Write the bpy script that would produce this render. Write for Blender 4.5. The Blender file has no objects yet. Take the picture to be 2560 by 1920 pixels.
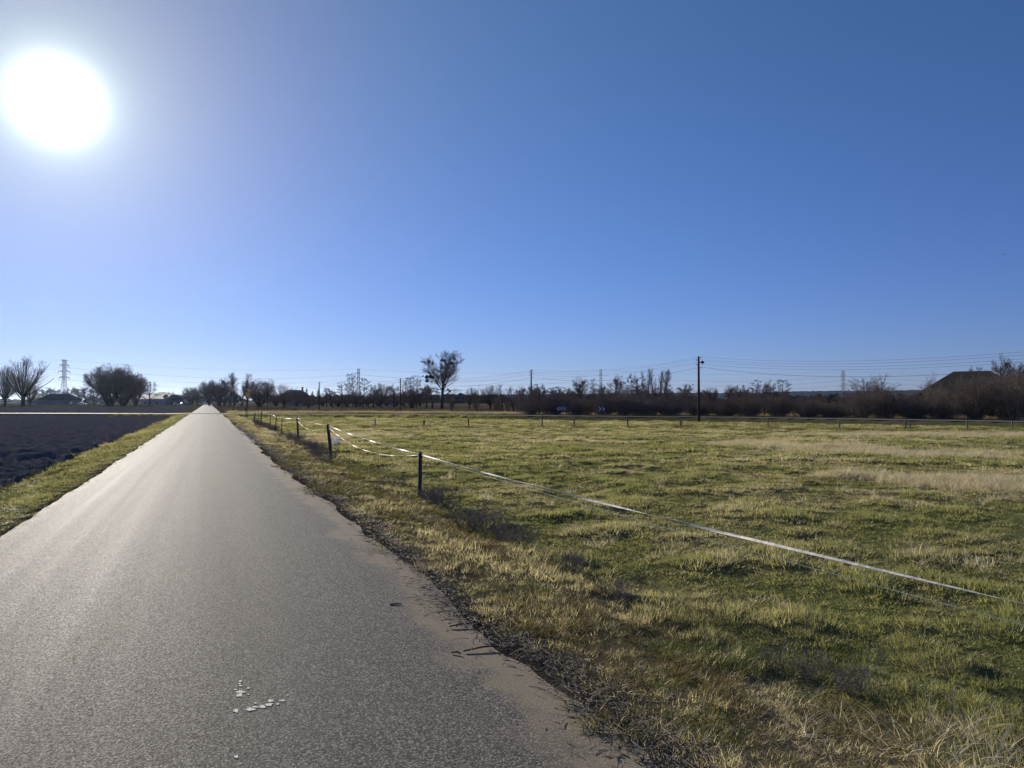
import bpy, math, random
import numpy as np
from mathutils import Vector, Matrix, Quaternion

# ------------------------------------------------------------------ camera
sc = bpy.context.scene
R = math.radians
PSI, PITCH, FPX, HOR, CAMH = R(22.33), R(1.39), 1850.0, 1005.0, 1.65
SP, CP = math.sin(PSI), math.cos(PSI)
cam = bpy.data.cameras.new('camera')
cam.sensor_fit = 'HORIZONTAL'; cam.sensor_width = 36.0
cam.lens = FPX / 2560 * 36.0
cam.clip_start = 0.05; cam.clip_end = 30000
cam_o = bpy.data.objects.new('camera', cam)
sc.collection.objects.link(cam_o)
cam_o.location = (0, 0, CAMH)
cam_o.rotation_euler = (R(90) + PITCH, 0, -PSI)
sc.camera = cam_o

# ------------------------------------------------------------------ sun, sky, exposure
SUN_AZ, SUN_EL = R(-9.55), R(19.23)          # azimuth clockwise from +Y (the road's direction)
SUN = Vector((math.sin(SUN_AZ) * math.cos(SUN_EL), math.cos(SUN_AZ) * math.cos(SUN_EL), math.sin(SUN_EL)))
sl = bpy.data.lights.new('sun', 'SUN'); sl.energy = 5.0; sl.angle = R(0.53); sl.color = (1.0, 0.93, 0.82)
so = bpy.data.objects.new('sun', sl); sc.collection.objects.link(so)
so.rotation_euler = SUN.to_track_quat('Z', 'Y').to_euler()

w = bpy.data.worlds.new('World'); sc.world = w; w.use_nodes = True
nt = w.node_tree; nt.nodes.clear()
def nd(t, kind, **kw):
    n = t.nodes.new(kind)
    for k, v in kw.items():
        if k.startswith('i_'):
            key = k[2:]
            n.inputs[int(key) if key.isdigit() else key].default_value = v
        else: setattr(n, k, v)
    return n
def lk(t, a, b): t.links.new(a, b)
def mth(t, op, a, b=None, c=None, clamp=False):
    n = nd(t, 'ShaderNodeMath', operation=op, use_clamp=clamp)
    for i, v in enumerate((a, b, c)):
        if v is None: continue
        if hasattr(v, 'is_output'): lk(t, v, n.inputs[i])
        else: n.inputs[i].default_value = v
    return n.outputs[0]
sky = nd(nt, 'ShaderNodeTexSky', sky_type='NISHITA', sun_disc=False, sun_elevation=SUN_EL, sun_rotation=SUN_AZ,
         altitude=0, air_density=0.9, dust_density=0.0, ozone_density=4.0)
bg = nd(nt, 'ShaderNodeBackground'); bg.inputs[1].default_value = 0.0505
tint = nd(nt, 'ShaderNodeVectorMath', operation='MULTIPLY'); tint.inputs[1].default_value = (0.83, 0.83, 1.50)   # the camera's cool white balance
lk(nt, sky.outputs[0], tint.inputs[0]); lk(nt, tint.outputs[0], bg.inputs[0])
# the sun itself, with glow painted into the sky for aureole and lens glare
tc = nd(nt, 'ShaderNodeTexCoord')
dp = nd(nt, 'ShaderNodeVectorMath', operation='DOT_PRODUCT'); dp.inputs[1].default_value = SUN
lk(nt, tc.outputs['Generated'], dp.inputs[0])
ang = mth(nt, 'ARCCOSINE', mth(nt, 'MINIMUM', dp.outputs['Value'], 0.999999))
deg = mth(nt, 'MULTIPLY', ang, 57.2958)
def lobe(rgb, width):
    e = mth(nt, 'EXPONENT', mth(nt, 'MULTIPLY', deg, -1.0 / width))
    n = nd(nt, 'ShaderNodeVectorMath', operation='SCALE'); n.inputs[0].default_value = rgb; lk(nt, e, n.inputs['Scale'])
    return n.outputs[0]
def vadd(a, b):
    n = nd(nt, 'ShaderNodeVectorMath', operation='ADD'); lk(nt, a, n.inputs[0]); lk(nt, b, n.inputs[1]); return n.outputs[0]
glow = vadd(vadd(lobe((16.0, 16.0, 15.5), 0.72), lobe((0.28, 0.62, 0.42), 3.5)), vadd(vadd(lobe((0.44, 0.20, 0.05), 9.0), lobe((0.07, 0.02, 0.0), 22.0)), lobe((0.0, 0.115, 0.035), 50.0)))
bg2 = nd(nt, 'ShaderNodeBackground'); bg2.inputs[1].default_value = 0.84
lk(nt, glow, bg2.inputs[0])
ad = nd(nt, 'ShaderNodeAddShader'); lk(nt, bg.outputs[0], ad.inputs[0]); lk(nt, bg2.outputs[0], ad.inputs[1])
wo = nd(nt, 'ShaderNodeOutputWorld'); lk(nt, ad.outputs[0], wo.inputs[0])

vs = sc.view_settings
vs.view_transform = 'Standard'; vs.look = 'None'; vs.exposure = 0.25; vs.gamma = 1.0; vs.use_curve_mapping = False
sc.render.engine = 'CYCLES'
sc.cycles.use_denoising = True; sc.cycles.denoiser = 'OPENIMAGEDENOISE'; sc.cycles.denoising_input_passes = 'RGB_ALBEDO_NORMAL'; sc.cycles.denoising_prefilter = 'ACCURATE'
sc.cycles.max_bounces = 5; sc.cycles.diffuse_bounces = 2; sc.cycles.glossy_bounces = 2
sc.cycles.transmission_bounces = 4; sc.cycles.transparent_max_bounces = 6; sc.cycles.volume_bounces = 0
sc.cycles.sample_clamp_indirect = 4.0; sc.cycles.caustics_reflective = False; sc.cycles.caustics_refractive = False

# ------------------------------------------------------------------ helpers
def cw(X, Y):
    """camera frame (right, forward) to world x, y"""
    return X * CP + Y * SP, -X * SP + Y * CP
def kx(px): return (px - 1280.0) / FPX
def pd(px, d):
    """image column and distance in front of the camera to world x, y"""
    return cw(kx(px) * d, d)
def zy(py, d): return CAMH - (py - HOR) * d / FPX
def ss(a, b, x):
    t = np.clip((x - a) / (b - a), 0, 1); return t * t * (3 - 2 * t)
_tab = np.random.RandomState(7).rand(256, 256)
def vn(x, y, seed=0):
    x = np.asarray(x, float) + seed * 17.31; y = np.asarray(y, float) + seed * 5.77
    xi = np.floor(x).astype(np.int64); yi = np.floor(y).astype(np.int64)
    fx = x - xi; fy = y - yi
    fx = fx * fx * (3 - 2 * fx); fy = fy * fy * (3 - 2 * fy)
    a = _tab[xi & 255, yi & 255]; b = _tab[(xi + 1) & 255, yi & 255]
    c = _tab[xi & 255, (yi + 1) & 255]; d = _tab[(xi + 1) & 255, (yi + 1) & 255]
    return (a * (1 - fx) + b * fx) * (1 - fy) + (c * (1 - fx) + d * fx) * fy
def fbm(x, y, o=4, seed=0):
    s = 0; a = 0.5; t = 0
    for i in range(o):
        s = s + a * vn(x * 2 ** i, y * 2 ** i, seed + i); t += a; a *= 0.5
    return s / t
def tag(o, label=None, cat=None, group=None, kind=None):
    if label: o['label'] = label
    if cat: o['category'] = cat
    if group: o['group'] = group
    if kind: o['kind'] = kind
    return o
def link(name, data, mat=None, parent=None, loc=None):
    o = bpy.data.objects.new(name, data); sc.collection.objects.link(o)
    if mat is not None and not data.materials: data.materials.append(mat)
    if parent is not None: o.parent = parent
    if loc is not None: o.location = loc
    return o
def empty(name, loc, rz=0):
    o = bpy.data.objects.new(name, None); sc.collection.objects.link(o)
    o.location = loc; o.rotation_euler = (0, 0, rz); o.empty_display_size = 0.1
    return o
def np_mesh(name, V, F, smooth=True):
    """V (n,3), F list of equal-length index rows (array)"""
    me = bpy.data.meshes.new(name); F = np.asarray(F, np.int32); k = F.shape[1]
    me.vertices.add(len(V)); me.vertices.foreach_set('co', np.asarray(V, np.float32).ravel())
    me.loops.add(F.size); me.loops.foreach_set('vertex_index', F.ravel())
    me.polygons.add(len(F)); me.polygons.foreach_set('loop_start', np.arange(0, F.size, k, dtype=np.int32))
    me.polygons.foreach_set('use_smooth', np.full(len(F), smooth))
    me.update(calc_edges=True); me.validate()
    return me
def fattr(me, name, arr, typ='FLOAT'):
    a = me.attributes.new(name, typ, 'POINT')
    a.data.foreach_set({'FLOAT': 'value', 'INT': 'value', 'FLOAT_VECTOR': 'vector'}[typ], np.asarray(arr).ravel())
class MB:
    """collects boxes, prisms and tubes into one mesh"""
    def __init__(s): s.v = []; s.f = []
    def add(s, v, f):
        b = len(s.v); s.v += [tuple(p) for p in v]; s.f += [tuple(b + i for i in q) for q in f]; return s
    def box(s, c, d, M=None):
        x, y, z = (q / 2 for q in d)
        v = [Vector((a * x, b * y, e * z)) for a in (-1, 1) for b in (-1, 1) for e in (-1, 1)]
        if M is not None: v = [M @ p for p in v]
        v = [p + Vector(c) for p in v]
        return s.add(v, [(0, 1, 3, 2), (4, 6, 7, 5), (0, 4, 5, 1), (2, 3, 7, 6), (0, 2, 6, 4), (1, 5, 7, 3)])
    def bar(s, p, q, w, h=None):
        p = Vector(p); q = Vector(q); d = q - p
        M = d.to_track_quat('Z', 'Y').to_matrix()
        return s.box((p + q) / 2, (w, h or w, d.length), M)
    def tube(s, pts, rad, n=8, cap=True):
        pts = [Vector(p) for p in pts]
        if not hasattr(rad, '__len__'): rad = [rad] * len(pts)
        v = []; f = []
        for i, p in enumerate(pts):
            d = (pts[min(i + 1, len(pts) - 1)] - pts[max(i - 1, 0)]).normalized()
            a = d.orthogonal().normalized() if i == 0 else (a - d * a.dot(d)).normalized()
            b = d.cross(a)
            for k in range(n):
                t = 2 * math.pi * k / n; v.append(p + (a * math.cos(t) + b * math.sin(t)) * rad[i])
        for i in range(len(pts) - 1):
            for k in range(n):
                f.append((i * n + k, i * n + (k + 1) % n, (i + 1) * n + (k + 1) % n, (i + 1) * n + k))
        if cap:
            f.append(tuple(range(n - 1, -1, -1))); f.append(tuple((len(pts) - 1) * n + k for k in range(n)))
        return s.add(v, f)
    def prism(s, poly, y0, y1, M=None):
        """polygon in x,z pulled along y"""
        n = len(poly)
        v = [Vector((x, y0, z)) for x, z in poly] + [Vector((x, y1, z)) for x, z in poly]
        if M is not None: v = [M @ p for p in v]
        f = [tuple(range(n)), tuple(range(2 * n - 1, n - 1, -1))] + [(i, i + n, (i + 1) % n + n, (i + 1) % n) for i in range(n)]
        return s.add(v, f)
    def mesh(s, name, smooth=False):
        me = bpy.data.meshes.new(name); me.from_pydata(s.v, [], s.f); me.update()
        if smooth: me.polygons.foreach_set('use_smooth', [True] * len(me.polygons))
        return me
    def build(s, name, mat, parent=None, loc=None, smooth=False):
        return link(name, s.mesh(name, smooth), mat, parent, loc)

# ------------------------------------------------------------------ materials
def new_mat(name):
    m = bpy.data.materials.new(name); m.use_nodes = True
    t = m.node_tree; t.nodes.clear()
    out = nd(t, 'ShaderNodeOutputMaterial')
    return m, t, out
def ramp(t, fac, stops):
    r = nd(t, 'ShaderNodeValToRGB')
    e = r.color_ramp.elements
    while len(e) < len(stops): e.new(0.5)
    for i, (p, c) in enumerate(stops): e[i].position = p; e[i].color = (*c, 1)
    lk(t, fac, r.inputs[0]); return r.outputs[0]
def mixc(t, fac, a, b, mode='MIX'):
    n = nd(t, 'ShaderNodeMix', data_type='RGBA', blend_type=mode)
    for i, v in ((0, fac), (6, a), (7, b)):
        if hasattr(v, 'is_output'): lk(t, v, n.inputs[i])
        else: n.inputs[i].default_value = v if i == 0 else (*v, 1)
    return n.outputs[2]
def noise(t, scale, detail=4, vec=None, rough=0.55):
    n = nd(t, 'ShaderNodeTexNoise'); n.inputs['Scale'].default_value = scale; n.inputs['Detail'].default_value = detail
    n.inputs['Roughness'].default_value = rough
    if vec is not None: lk(t, vec, n.inputs['Vector'])
    return n.outputs['Fac']
def posn(t, scale=None, obj=False):
    o = nd(t, 'ShaderNodeTexCoord').outputs['Object'] if obj else nd(t, 'ShaderNodeNewGeometry').outputs['Position']
    if scale is None: return o
    n = nd(t, 'ShaderNodeVectorMath', operation='MULTIPLY'); n.inputs[1].default_value = scale
    lk(t, o, n.inputs[0]); return n.outputs[0]
def attr(t, name, inst=False):
    a = nd(t, 'ShaderNodeAttribute', attribute_name=name)
    if inst: a.attribute_type = 'INSTANCER'
    return a.outputs['Fac']
def bsdf(t, out, col, rough=0.8, spec=0.3, metal=0.0, normal=None):
    if spec <= 0:                                   # earth, bark, twigs: no gloss at all
        b = nd(t, 'ShaderNodeBsdfDiffuse'); b.inputs['Roughness'].default_value = 0.6
        if hasattr(col, 'is_output'): lk(t, col, b.inputs[0])
        else: b.inputs[0].default_value = (*col, 1)
        if normal is not None: lk(t, normal, b.inputs['Normal'])
        lk(t, b.outputs[0], out.inputs[0]); return b
    b = nd(t, 'ShaderNodeBsdfPrincipled')
    if hasattr(col, 'is_output'): lk(t, col, b.inputs['Base Color'])
    else: b.inputs['Base Color'].default_value = (*col, 1)
    if hasattr(rough, 'is_output'): lk(t, rough, b.inputs['Roughness'])
    else: b.inputs['Roughness'].default_value = rough
    b.inputs['Specular IOR Level'].default_value = spec; b.inputs['Metallic'].default_value = metal
    if normal is not None: lk(t, normal, b.inputs['Normal'])
    lk(t, b.outputs[0], out.inputs[0]); return b
def bump(t, h, dist, strength=1.0):
    b = nd(t, 'ShaderNodeBump'); b.inputs['Strength'].default_value = strength; b.inputs['Distance'].default_value = dist
    lk(t, h, b.inputs['Height']); return b.outputs[0]
def rough_mat(name, c0, c1, scale, rough=0.85, spec=0.25, stretch=None, bd=0.0, obj=True, metal=0.0):
    m, t, out = new_mat(name)
    f = noise(t, scale, 5, posn(t, stretch or (1, 1, 1), obj))
    bsdf(t, out, ramp(t, f, [(0.3, c0), (0.7, c1)]), rough, spec, metal, bump(t, f, bd) if bd else None)
    return m
M = {}
M['bark'] = rough_mat('bark', (0.062, 0.050, 0.042), (0.125, 0.102, 0.085), 3, 0.9, 0.0, (1, 1, 0.25), 0.03)
M['twig'] = rough_mat('twig', (0.17, 0.135, 0.115), (0.29, 0.235, 0.20), 0.6, 0.9, 0.0)
M['red_twig'] = rough_mat('red_twig', (0.20, 0.13, 0.11), (0.32, 0.21, 0.18), 0.6, 0.9, 0.0)
M['pale_twig'] = rough_mat('pale_twig', (0.19, 0.155, 0.125), (0.30, 0.25, 0.20), 0.6, 0.9, 0.0)
M['hedge_twig'] = rough_mat('hedge_twig', (0.20, 0.165, 0.125), (0.38, 0.32, 0.25), 0.8, 0.9, 0.0)
M['weed'] = rough_mat('dead_weed_stem', (0.16, 0.135, 0.12), (0.33, 0.285, 0.25), 6, 0.8, 0.0)
M['needle'] = rough_mat('needles', (0.018, 0.028, 0.016), (0.035, 0.05, 0.028), 1.5, 0.7, 0.3)
M['mistletoe'] = rough_mat('mistletoe', (0.03, 0.038, 0.018), (0.05, 0.06, 0.025), 4, 0.7, 0.3)
M['post'] = rough_mat('weathered_post', (0.030, 0.028, 0.026), (0.085, 0.078, 0.070), 9, 0.75, 0.35, (1, 1, 0.12), 0.004)
M['pale_post'] = rough_mat('bleached_post', (0.14, 0.125, 0.10), (0.27, 0.24, 0.20), 9, 0.85, 0.25, (1, 1, 0.12), 0.004)
M['pole'] = rough_mat('utility_pole_wood', (0.035, 0.028, 0.024), (0.075, 0.06, 0.05), 4, 0.85, 0.25, (1, 1, 0.08), 0.01)
M['wire'] = rough_mat('wire_metal', (0.06, 0.06, 0.065), (0.10, 0.10, 0.105), 2, 0.7, 0.2)
M['steel'] = rough_mat('galvanised_steel', (0.16, 0.165, 0.17), (0.24, 0.245, 0.25), 1.5, 0.7, 0.3)
M['insulator'] = rough_mat('porcelain', (0.10, 0.05, 0.03), (0.16, 0.08, 0.05), 5, 0.3, 0.5)
M['tape'] = rough_mat('fence_tape', (0.22, 0.20, 0.18), (0.68, 0.65, 0.60), 17, 0.55, 0.4)
M['twine'] = rough_mat('green_twine', (0.12, 0.18, 0.16), (0.26, 0.32, 0.29), 9, 0.6, 0.3)
M['plastic'] = rough_mat('white_plastic', (0.74, 0.75, 0.76), (0.82, 0.82, 0.83), 12, 0.35, 0.5)
m, t, out = new_mat('thin_white_plastic')
d0 = nd(t, 'ShaderNodeBsdfDiffuse'); d0.inputs[0].default_value = (0.85, 0.86, 0.88, 1); t0 = nd(t, 'ShaderNodeBsdfTranslucent'); t0.inputs[0].default_value = (0.9, 0.9, 0.92, 1)
x0 = nd(t, 'ShaderNodeMixShader'); x0.inputs[0].default_value = 0.55; lk(t, d0.outputs[0], x0.inputs[1]); lk(t, t0.outputs[0], x0.inputs[2]); lk(t, x0.outputs[0], out.inputs[0]); M['bag'] = m
M['paint'] = rough_mat('old_road_paint', (0.34, 0.32, 0.26), (0.62, 0.59, 0.49), 90, 0.7, 0.3, bd=0.002, obj=False)
M['yellow'] = rough_mat('sign_yellow', (0.80, 0.52, 0.02), (0.88, 0.58, 0.03), 3, 0.4, 0.5)
M['sign_red'] = rough_mat('sign_red', (0.25, 0.03, 0.02), (0.32, 0.04, 0.03), 3, 0.4, 0.5)
M['orange'] = rough_mat('board_orange', (0.42, 0.20, 0.06), (0.50, 0.26, 0.09), 3, 0.5, 0.4)
M['olive'] = rough_mat('board_olive', (0.20, 0.16, 0.05), (0.27, 0.21, 0.07), 3, 0.5, 0.4)
M['darkred'] = rough_mat('board_dark_red', (0.09, 0.03, 0.025), (0.12, 0.04, 0.03), 3, 0.5, 0.4)
M['white'] = rough_mat('white_paint', (0.68, 0.68, 0.68), (0.78, 0.78, 0.78), 2, 0.5, 0.4)
M['navy'] = rough_mat('chevron_navy', (0.012, 0.02, 0.10), (0.02, 0.03, 0.14), 2, 0.45, 0.5)
M['render'] = rough_mat('house_render', (0.30, 0.31, 0.33), (0.40, 0.41, 0.42), 0.7, 0.9, 0.2)
M['grey_wall'] = rough_mat('barn_wall', (0.16, 0.165, 0.17), (0.24, 0.24, 0.24), 0.6, 0.9, 0.2)
M['tile_roof'] = rough_mat('dark_roof', (0.045, 0.035, 0.032), (0.085, 0.065, 0.058), 1.2, 0.8, 0.3)
M['thatch'] = rough_mat('brown_roof', (0.035, 0.027, 0.022), (0.065, 0.05, 0.04), 2.5, 0.9, 0.2, (1, 1, 4), 0.04)
M['sheet_roof'] = rough_mat('pale_sheet_roof', (0.30, 0.29, 0.25), (0.42, 0.40, 0.35), 0.8, 0.6, 0.35)
M['glass'] = rough_mat('window_glass', (0.02, 0.025, 0.03), (0.04, 0.045, 0.05), 1, 0.1, 0.5)
M['tyre'] = rough_mat('tyre_rubber', (0.012, 0.012, 0.012), (0.02, 0.02, 0.02), 5, 0.8, 0.3)
M['car_white'] = rough_mat('car_paint_white', (0.72, 0.72, 0.72), (0.76, 0.76, 0.76), 1, 0.2, 0.5)
M['car_grey'] = rough_mat('car_paint_grey', (0.18, 0.19, 0.2), (0.22, 0.23, 0.24), 1, 0.25, 0.5)
M['brick'] = rough_mat('chimney_brick', (0.16, 0.08, 0.06), (0.24, 0.13, 0.10), 5, 0.9, 0.2)
M['bird'] = rough_mat('dark_feathers', (0.01, 0.01, 0.012), (0.025, 0.025, 0.03), 20, 0.7, 0.3)

def grass_mat(name, green, green2, straw, straw2, trans=0.35):
    m, t, out = new_mat(name)
    var = attr(t, 'var'); dry = attr(t, 'dry', True)
    g = mixc(t, var, green, green2); s = mixc(t, var, straw, straw2)
    f = mth(t, 'ADD', mth(t, 'MULTIPLY', dry, 1.7), mth(t, 'MULTIPLY', mth(t, 'SUBTRACT', attr(t, 'var2'), 0.85), 1.0))
    f = mth(t, 'MULTIPLY', f, 1.0, clamp=True)
    c = mixc(t, f, g, s)
    d = nd(t, 'ShaderNodeBsdfDiffuse'); lk(t, c, d.inputs[0])
    tr = nd(t, 'ShaderNodeBsdfTranslucent')
    cc = mixc(t, 1.0, c, (1.25, 1.2, 0.8), 'MULTIPLY'); lk(t, cc, tr.inputs[0])
    mx = nd(t, 'ShaderNodeMixShader'); mx.inputs[0].default_value = trans
    lk(t, d.outputs[0], mx.inputs[1]); lk(t, tr.outputs[0], mx.inputs[2])
    gl = nd(t, 'ShaderNodeBsdfGlossy'); gl.inputs['Roughness'].default_value = 0.42; gl.inputs[0].default_value = (0.9, 0.9, 0.85, 1)
    m2 = nd(t, 'ShaderNodeMixShader'); m2.inputs[0].default_value = 0.022
    lk(t, mx.outputs[0], m2.inputs[1]); lk(t, gl.outputs[0], m2.inputs[2])
    lk(t, m2.outputs[0], out.inputs[0]); return m
M['grass'] = grass_mat('grass_blades', (0.200, 0.212, 0.085), (0.345, 0.340, 0.152), (0.44, 0.375, 0.235), (0.66, 0.59, 0.43), 0.5)
M['verge_blades'] = grass_mat('verge_grass_blades', (0.105, 0.130, 0.036), (0.205, 0.210, 0.062), (0.115, 0.084, 0.040), (0.28, 0.212, 0.110))
M['straw'] = grass_mat('straw_blades', (0.30, 0.255, 0.17), (0.42, 0.36, 0.25), (0.46, 0.40, 0.31), (0.72, 0.65, 0.53), 0.5)
M['stem'] = rough_mat('dry_stem', (0.16, 0.13, 0.10), (0.36, 0.31, 0.25), 3, 0.7, 0.3, obj=False)
M['dark_stem'] = rough_mat('dark_stem', (0.05, 0.042, 0.036), (0.13, 0.11, 0.09), 3, 0.8, 0.3, obj=False)

# ground: colour by what grows there (attributes laid out in metres), fine grain from noise
m, t, out = new_mat('ground_turf')
p = posn(t)
n1 = noise(t, 9, 6, p, 0.65); n2 = noise(t, 1.3, 4, p)
green = mixc(t, n1, (0.075, 0.084, 0.032), (0.18, 0.185, 0.065))
dry = mixc(t, n1, (0.11, 0.082, 0.048), (0.29, 0.235, 0.14))
f = mth(t, 'ADD', attr(t, 'dry'), mth(t, 'MULTIPLY', mth(t, 'SUBTRACT', n2, 0.5), 0.6), clamp=True)
c = mixc(t, f, green, dry)
rust = mixc(t, n1, (0.085, 0.042, 0.026), (0.20, 0.115, 0.075))
c = mixc(t, attr(t, 'rust'), c, rust)
soil = mixc(t, n1, (0.03, 0.025, 0.02), (0.10, 0.082, 0.064))
c = mixc(t, attr(t, 'soil'), c, soil)
bsdf(t, out, c, 0.95, 0.0, 0, bump(t, n1, 0.05))
M['turf'] = m
m, t, out = new_mat('ploughed_soil')
n1 = noise(t, 7, 6, posn(t), 0.7); n2 = noise(t, 0.5, 3, posn(t))
c = ramp(t, n1, [(0.3, (0.095, 0.089, 0.094)), (0.55, (0.165, 0.155, 0.158)), (0.75, (0.30, 0.28, 0.265))])
c = mixc(t, mth(t, 'MULTIPLY', n2, 0.5), c, (0.14, 0.132, 0.132))
n4 = noise(t, 2.6, 7, posn(t), 0.75)
c = mixc(t, mth(t, 'MULTIPLY', mth(t, 'SUBTRACT', n4, 0.52), 4.0, clamp=True), c, (0.24, 0.22, 0.20))  # clod highlights painted into the soil colour, paler on the bump's peaks
bsdf(t, out, c, 0.95, 0.0, 0, bump(t, n4, 0.12))
M['soil'] = m
def asphalt(name, sand=True):
    m, t, out = new_mat(name)
    p = posn(t)
    v = nd(t, 'ShaderNodeTexVoronoi', feature='F1'); v.inputs['Scale'].default_value = 120; lk(t, p, v.inputs['Vector'])
    sep = nd(t, 'ShaderNodeSeparateColor'); lk(t, v.outputs['Color'], sep.inputs[0])
    v2 = nd(t, 'ShaderNodeTexVoronoi', feature='F1'); v2.inputs['Scale'].default_value = 48; lk(t, p, v2.inputs['Vector'])
    sp2 = nd(t, 'ShaderNodeSeparateColor'); lk(t, v2.outputs['Color'], sp2.inputs[0])
    chip = ramp(t, sep.outputs[0], [(0.0, (0.068, 0.061, 0.053)), (0.40, (0.122, 0.110, 0.095)), (0.72, (0.200, 0.180, 0.154)), (0.95, (0.39, 0.35, 0.29))])
    pale = mth(t, 'MULTIPLY', mth(t, 'GREATER_THAN', sp2.outputs[1], 0.955), mth(t, 'LESS_THAN', v2.outputs['Distance'], 0.42))
    c = mixc(t, mth(t, 'MULTIPLY', pale, 0.75), chip, (0.34, 0.32, 0.27))
    pit = mth(t, 'MULTIPLY', mth(t, 'GREATER_THAN', v.outputs['Distance'], 0.62), 0.6)
    c = mixc(t, pit, c, (0.022, 0.021, 0.020))
    big = noise(t, 0.9, 5, posn(t, (1.0, 0.22, 1.0)), 0.6)
    c = mixc(t, mth(t, 'MULTIPLY', mth(t, 'SUBTRACT', big, 0.40), 0.9, clamp=True), c, (0.110, 0.099, 0.086), 'MIX')
    fine = noise(t, 160, 3, p)
    if sand:
        n3 = noise(t, 2.3, 6, posn(t, (1.0, 0.6, 1.0)), 0.65)
        e = mth(t, 'ADD', attr(t, 'edge'), mth(t, 'MULTIPLY', mth(t, 'SUBTRACT', n3, 0.5), 1.9))
        e = mth(t, 'MULTIPLY', mth(t, 'SUBTRACT', e, 0.30), 2.6, clamp=True)
        e = mth(t, 'MULTIPLY', e, mth(t, 'ADD', mth(t, 'MULTIPLY', fine, 0.7), 0.5), clamp=True)
        c = mixc(t, e, c, mixc(t, fine, (0.13, 0.105, 0.075), (0.40, 0.33, 0.235)))
    h = mth(t, 'ADD', mth(t, 'MULTIPLY', v.outputs['Distance'], -1.0), mth(t, 'MULTIPLY', fine, 0.25))
    h = mth(t, 'ADD', h, mth(t, 'MULTIPLY', v2.outputs['Distance'], -0.6))
    b = bump(t, h, 0.0026, 0.5)
    rg = mth(t, 'ADD', mth(t, 'MULTIPLY', sep.outputs[2], 0.22), 0.60)
    trk = noise(t, 1.0, 3, posn(t, (2.6, 0.018, 1.0)), 0.6)
    c = mixc(t, mth(t, 'MULTIPLY', mth(t, 'SUBTRACT', trk, 0.45), 1.0, clamp=True), c, (0.080, 0.073, 0.066))
    rg = mth(t, 'SUBTRACT', rg, mth(t, 'MULTIPLY', mth(t, 'SUBTRACT', trk, 0.5), 0.14))
    bsdf(t, out, c, rg, 0.03, 0, b)
    return m
M['asphalt'] = asphalt('road_asphalt'); M['asphalt2'] = asphalt('side_road_asphalt', False)

# ------------------------------------------------------------------ lie of the land
RL, RR = -2.33, 1.80                        # edges of the main road (it runs along +Y)
SIDE = [(-900, 120), (-300, 112), (0, 110), (250, 108), (520, 104), (720, 103), (1000, 99), (1250, 93), (1500, 87),
        (1800, 82), (2200, 71), (2560, 63), (3000, 53), (3600, 42)]
SIDEW = np.array([pd(a, b) for a, b in SIDE])
def catmull(P, n=10):
    out = []
    for i in range(len(P) - 1):
        p0, p1, p2, p3 = P[max(i - 1, 0)], P[i], P[i + 1], P[min(i + 2, len(P) - 1)]
        for k in range(n):
            u = k / n
            out.append(0.5 * ((2 * p1) + (p2 - p0) * u + (2 * p0 - 5 * p1 + 4 * p2 - p3) * u * u + (3 * p1 - p0 - 3 * p2 + p3) * u ** 3))
    out.append(P[-1]); return np.array(out)
SIDEC = catmull(SIDEW, 6)
def side_dist(x, y):
    """signed distance to the side road (positive beyond it)"""
    shp = np.shape(x); x = np.ravel(x); y = np.ravel(y)
    best = np.full(x.shape, 1e9); sgn = np.ones(x.shape)
    for a, b in zip(SIDEC[:-1], SIDEC[1:]):
        d = b - a; L2 = d @ d
        u = np.clip(((x - a[0]) * d[0] + (y - a[1]) * d[1]) / L2, 0, 1)
        ex = x - a[0] - u * d[0]; ey = y - a[1] - u * d[1]
        q = np.hypot(ex, ey); mk = q < best
        best[mk] = q[mk]; sgn[mk] = np.sign((d[0] * ey - d[1] * ex)[mk])
    return (best * sgn).reshape(shp)
SIDE_Z = -0.01
def base_h(x, y):
    r = np.hypot(x, y)
    b = -0.45 + 0.47 * ss(115, 330, r)
    b = b + 0.10 * (fbm(x / 23, y / 23, 3, 3) - 0.5) * ss(6, 25, r)
    wv = np.where(x > 0, ss(RR - 0.05, 4.8, x), ss(-RL - 0.05, 4.7, -x))
    z = -0.015 * (1 - wv) + b * wv
    sd = np.abs(side_dist(x, y))
    ws = ss(2.5, 4.3, sd)
    z = np.maximum(z, 0) * 0 + z * ws + (SIDE_Z - 0.015) * (1 - ws)
    return z, wv, sd
def ground_z(x, y):
    z, _, _ = base_h(np.array([float(x)]), np.array([float(y)])); return float(z[0])
def in_plough(x, y):
    sd = side_dist(x, y)
    Y = x * SP + y * CP
    e = 0.5 * (fbm(x / 1.1, y / 1.1, 3, 21) - 0.5)
    left = (x + e < -4.55)
    return left & (((sd < -3.6 + 2 * e)) | ((sd > 6.5 + 3 * e) & (Y < 235 + 10 * e)))
PATCH = [(12.0, 36.5, 2.2, 2.8), (14.5, 33.5, 3.0, 2.4), (16.6, 29.0, 3.2, 1.6), (9.6, 20.8, 1.6, 1.1), (11.6, 19.2, 2.4, 1.5), (12.8, 17.6, 2.2, 1.2),
         (25, 47, 7, 2.5), (34, 46, 7, 2.2), (-11, 46, 4.5, 2.2), (-10.5, 37, 2.2, 1.2)]
def patch_f(x, y):
    X = x * CP - y * SP; Y = x * SP + y * CP
    f = np.zeros(np.shape(x)); n = fbm(x / 1.7, y / 1.7, 3, 33)
    for cx, cy, rx, ry in PATCH:
        q = np.sqrt(((X - cx) / rx) ** 2 + ((Y - cy) / ry) ** 2)
        f = np.maximum(f, ss(1.15, 0.55, q + (n - 0.5) * 1.1))
    return f
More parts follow.
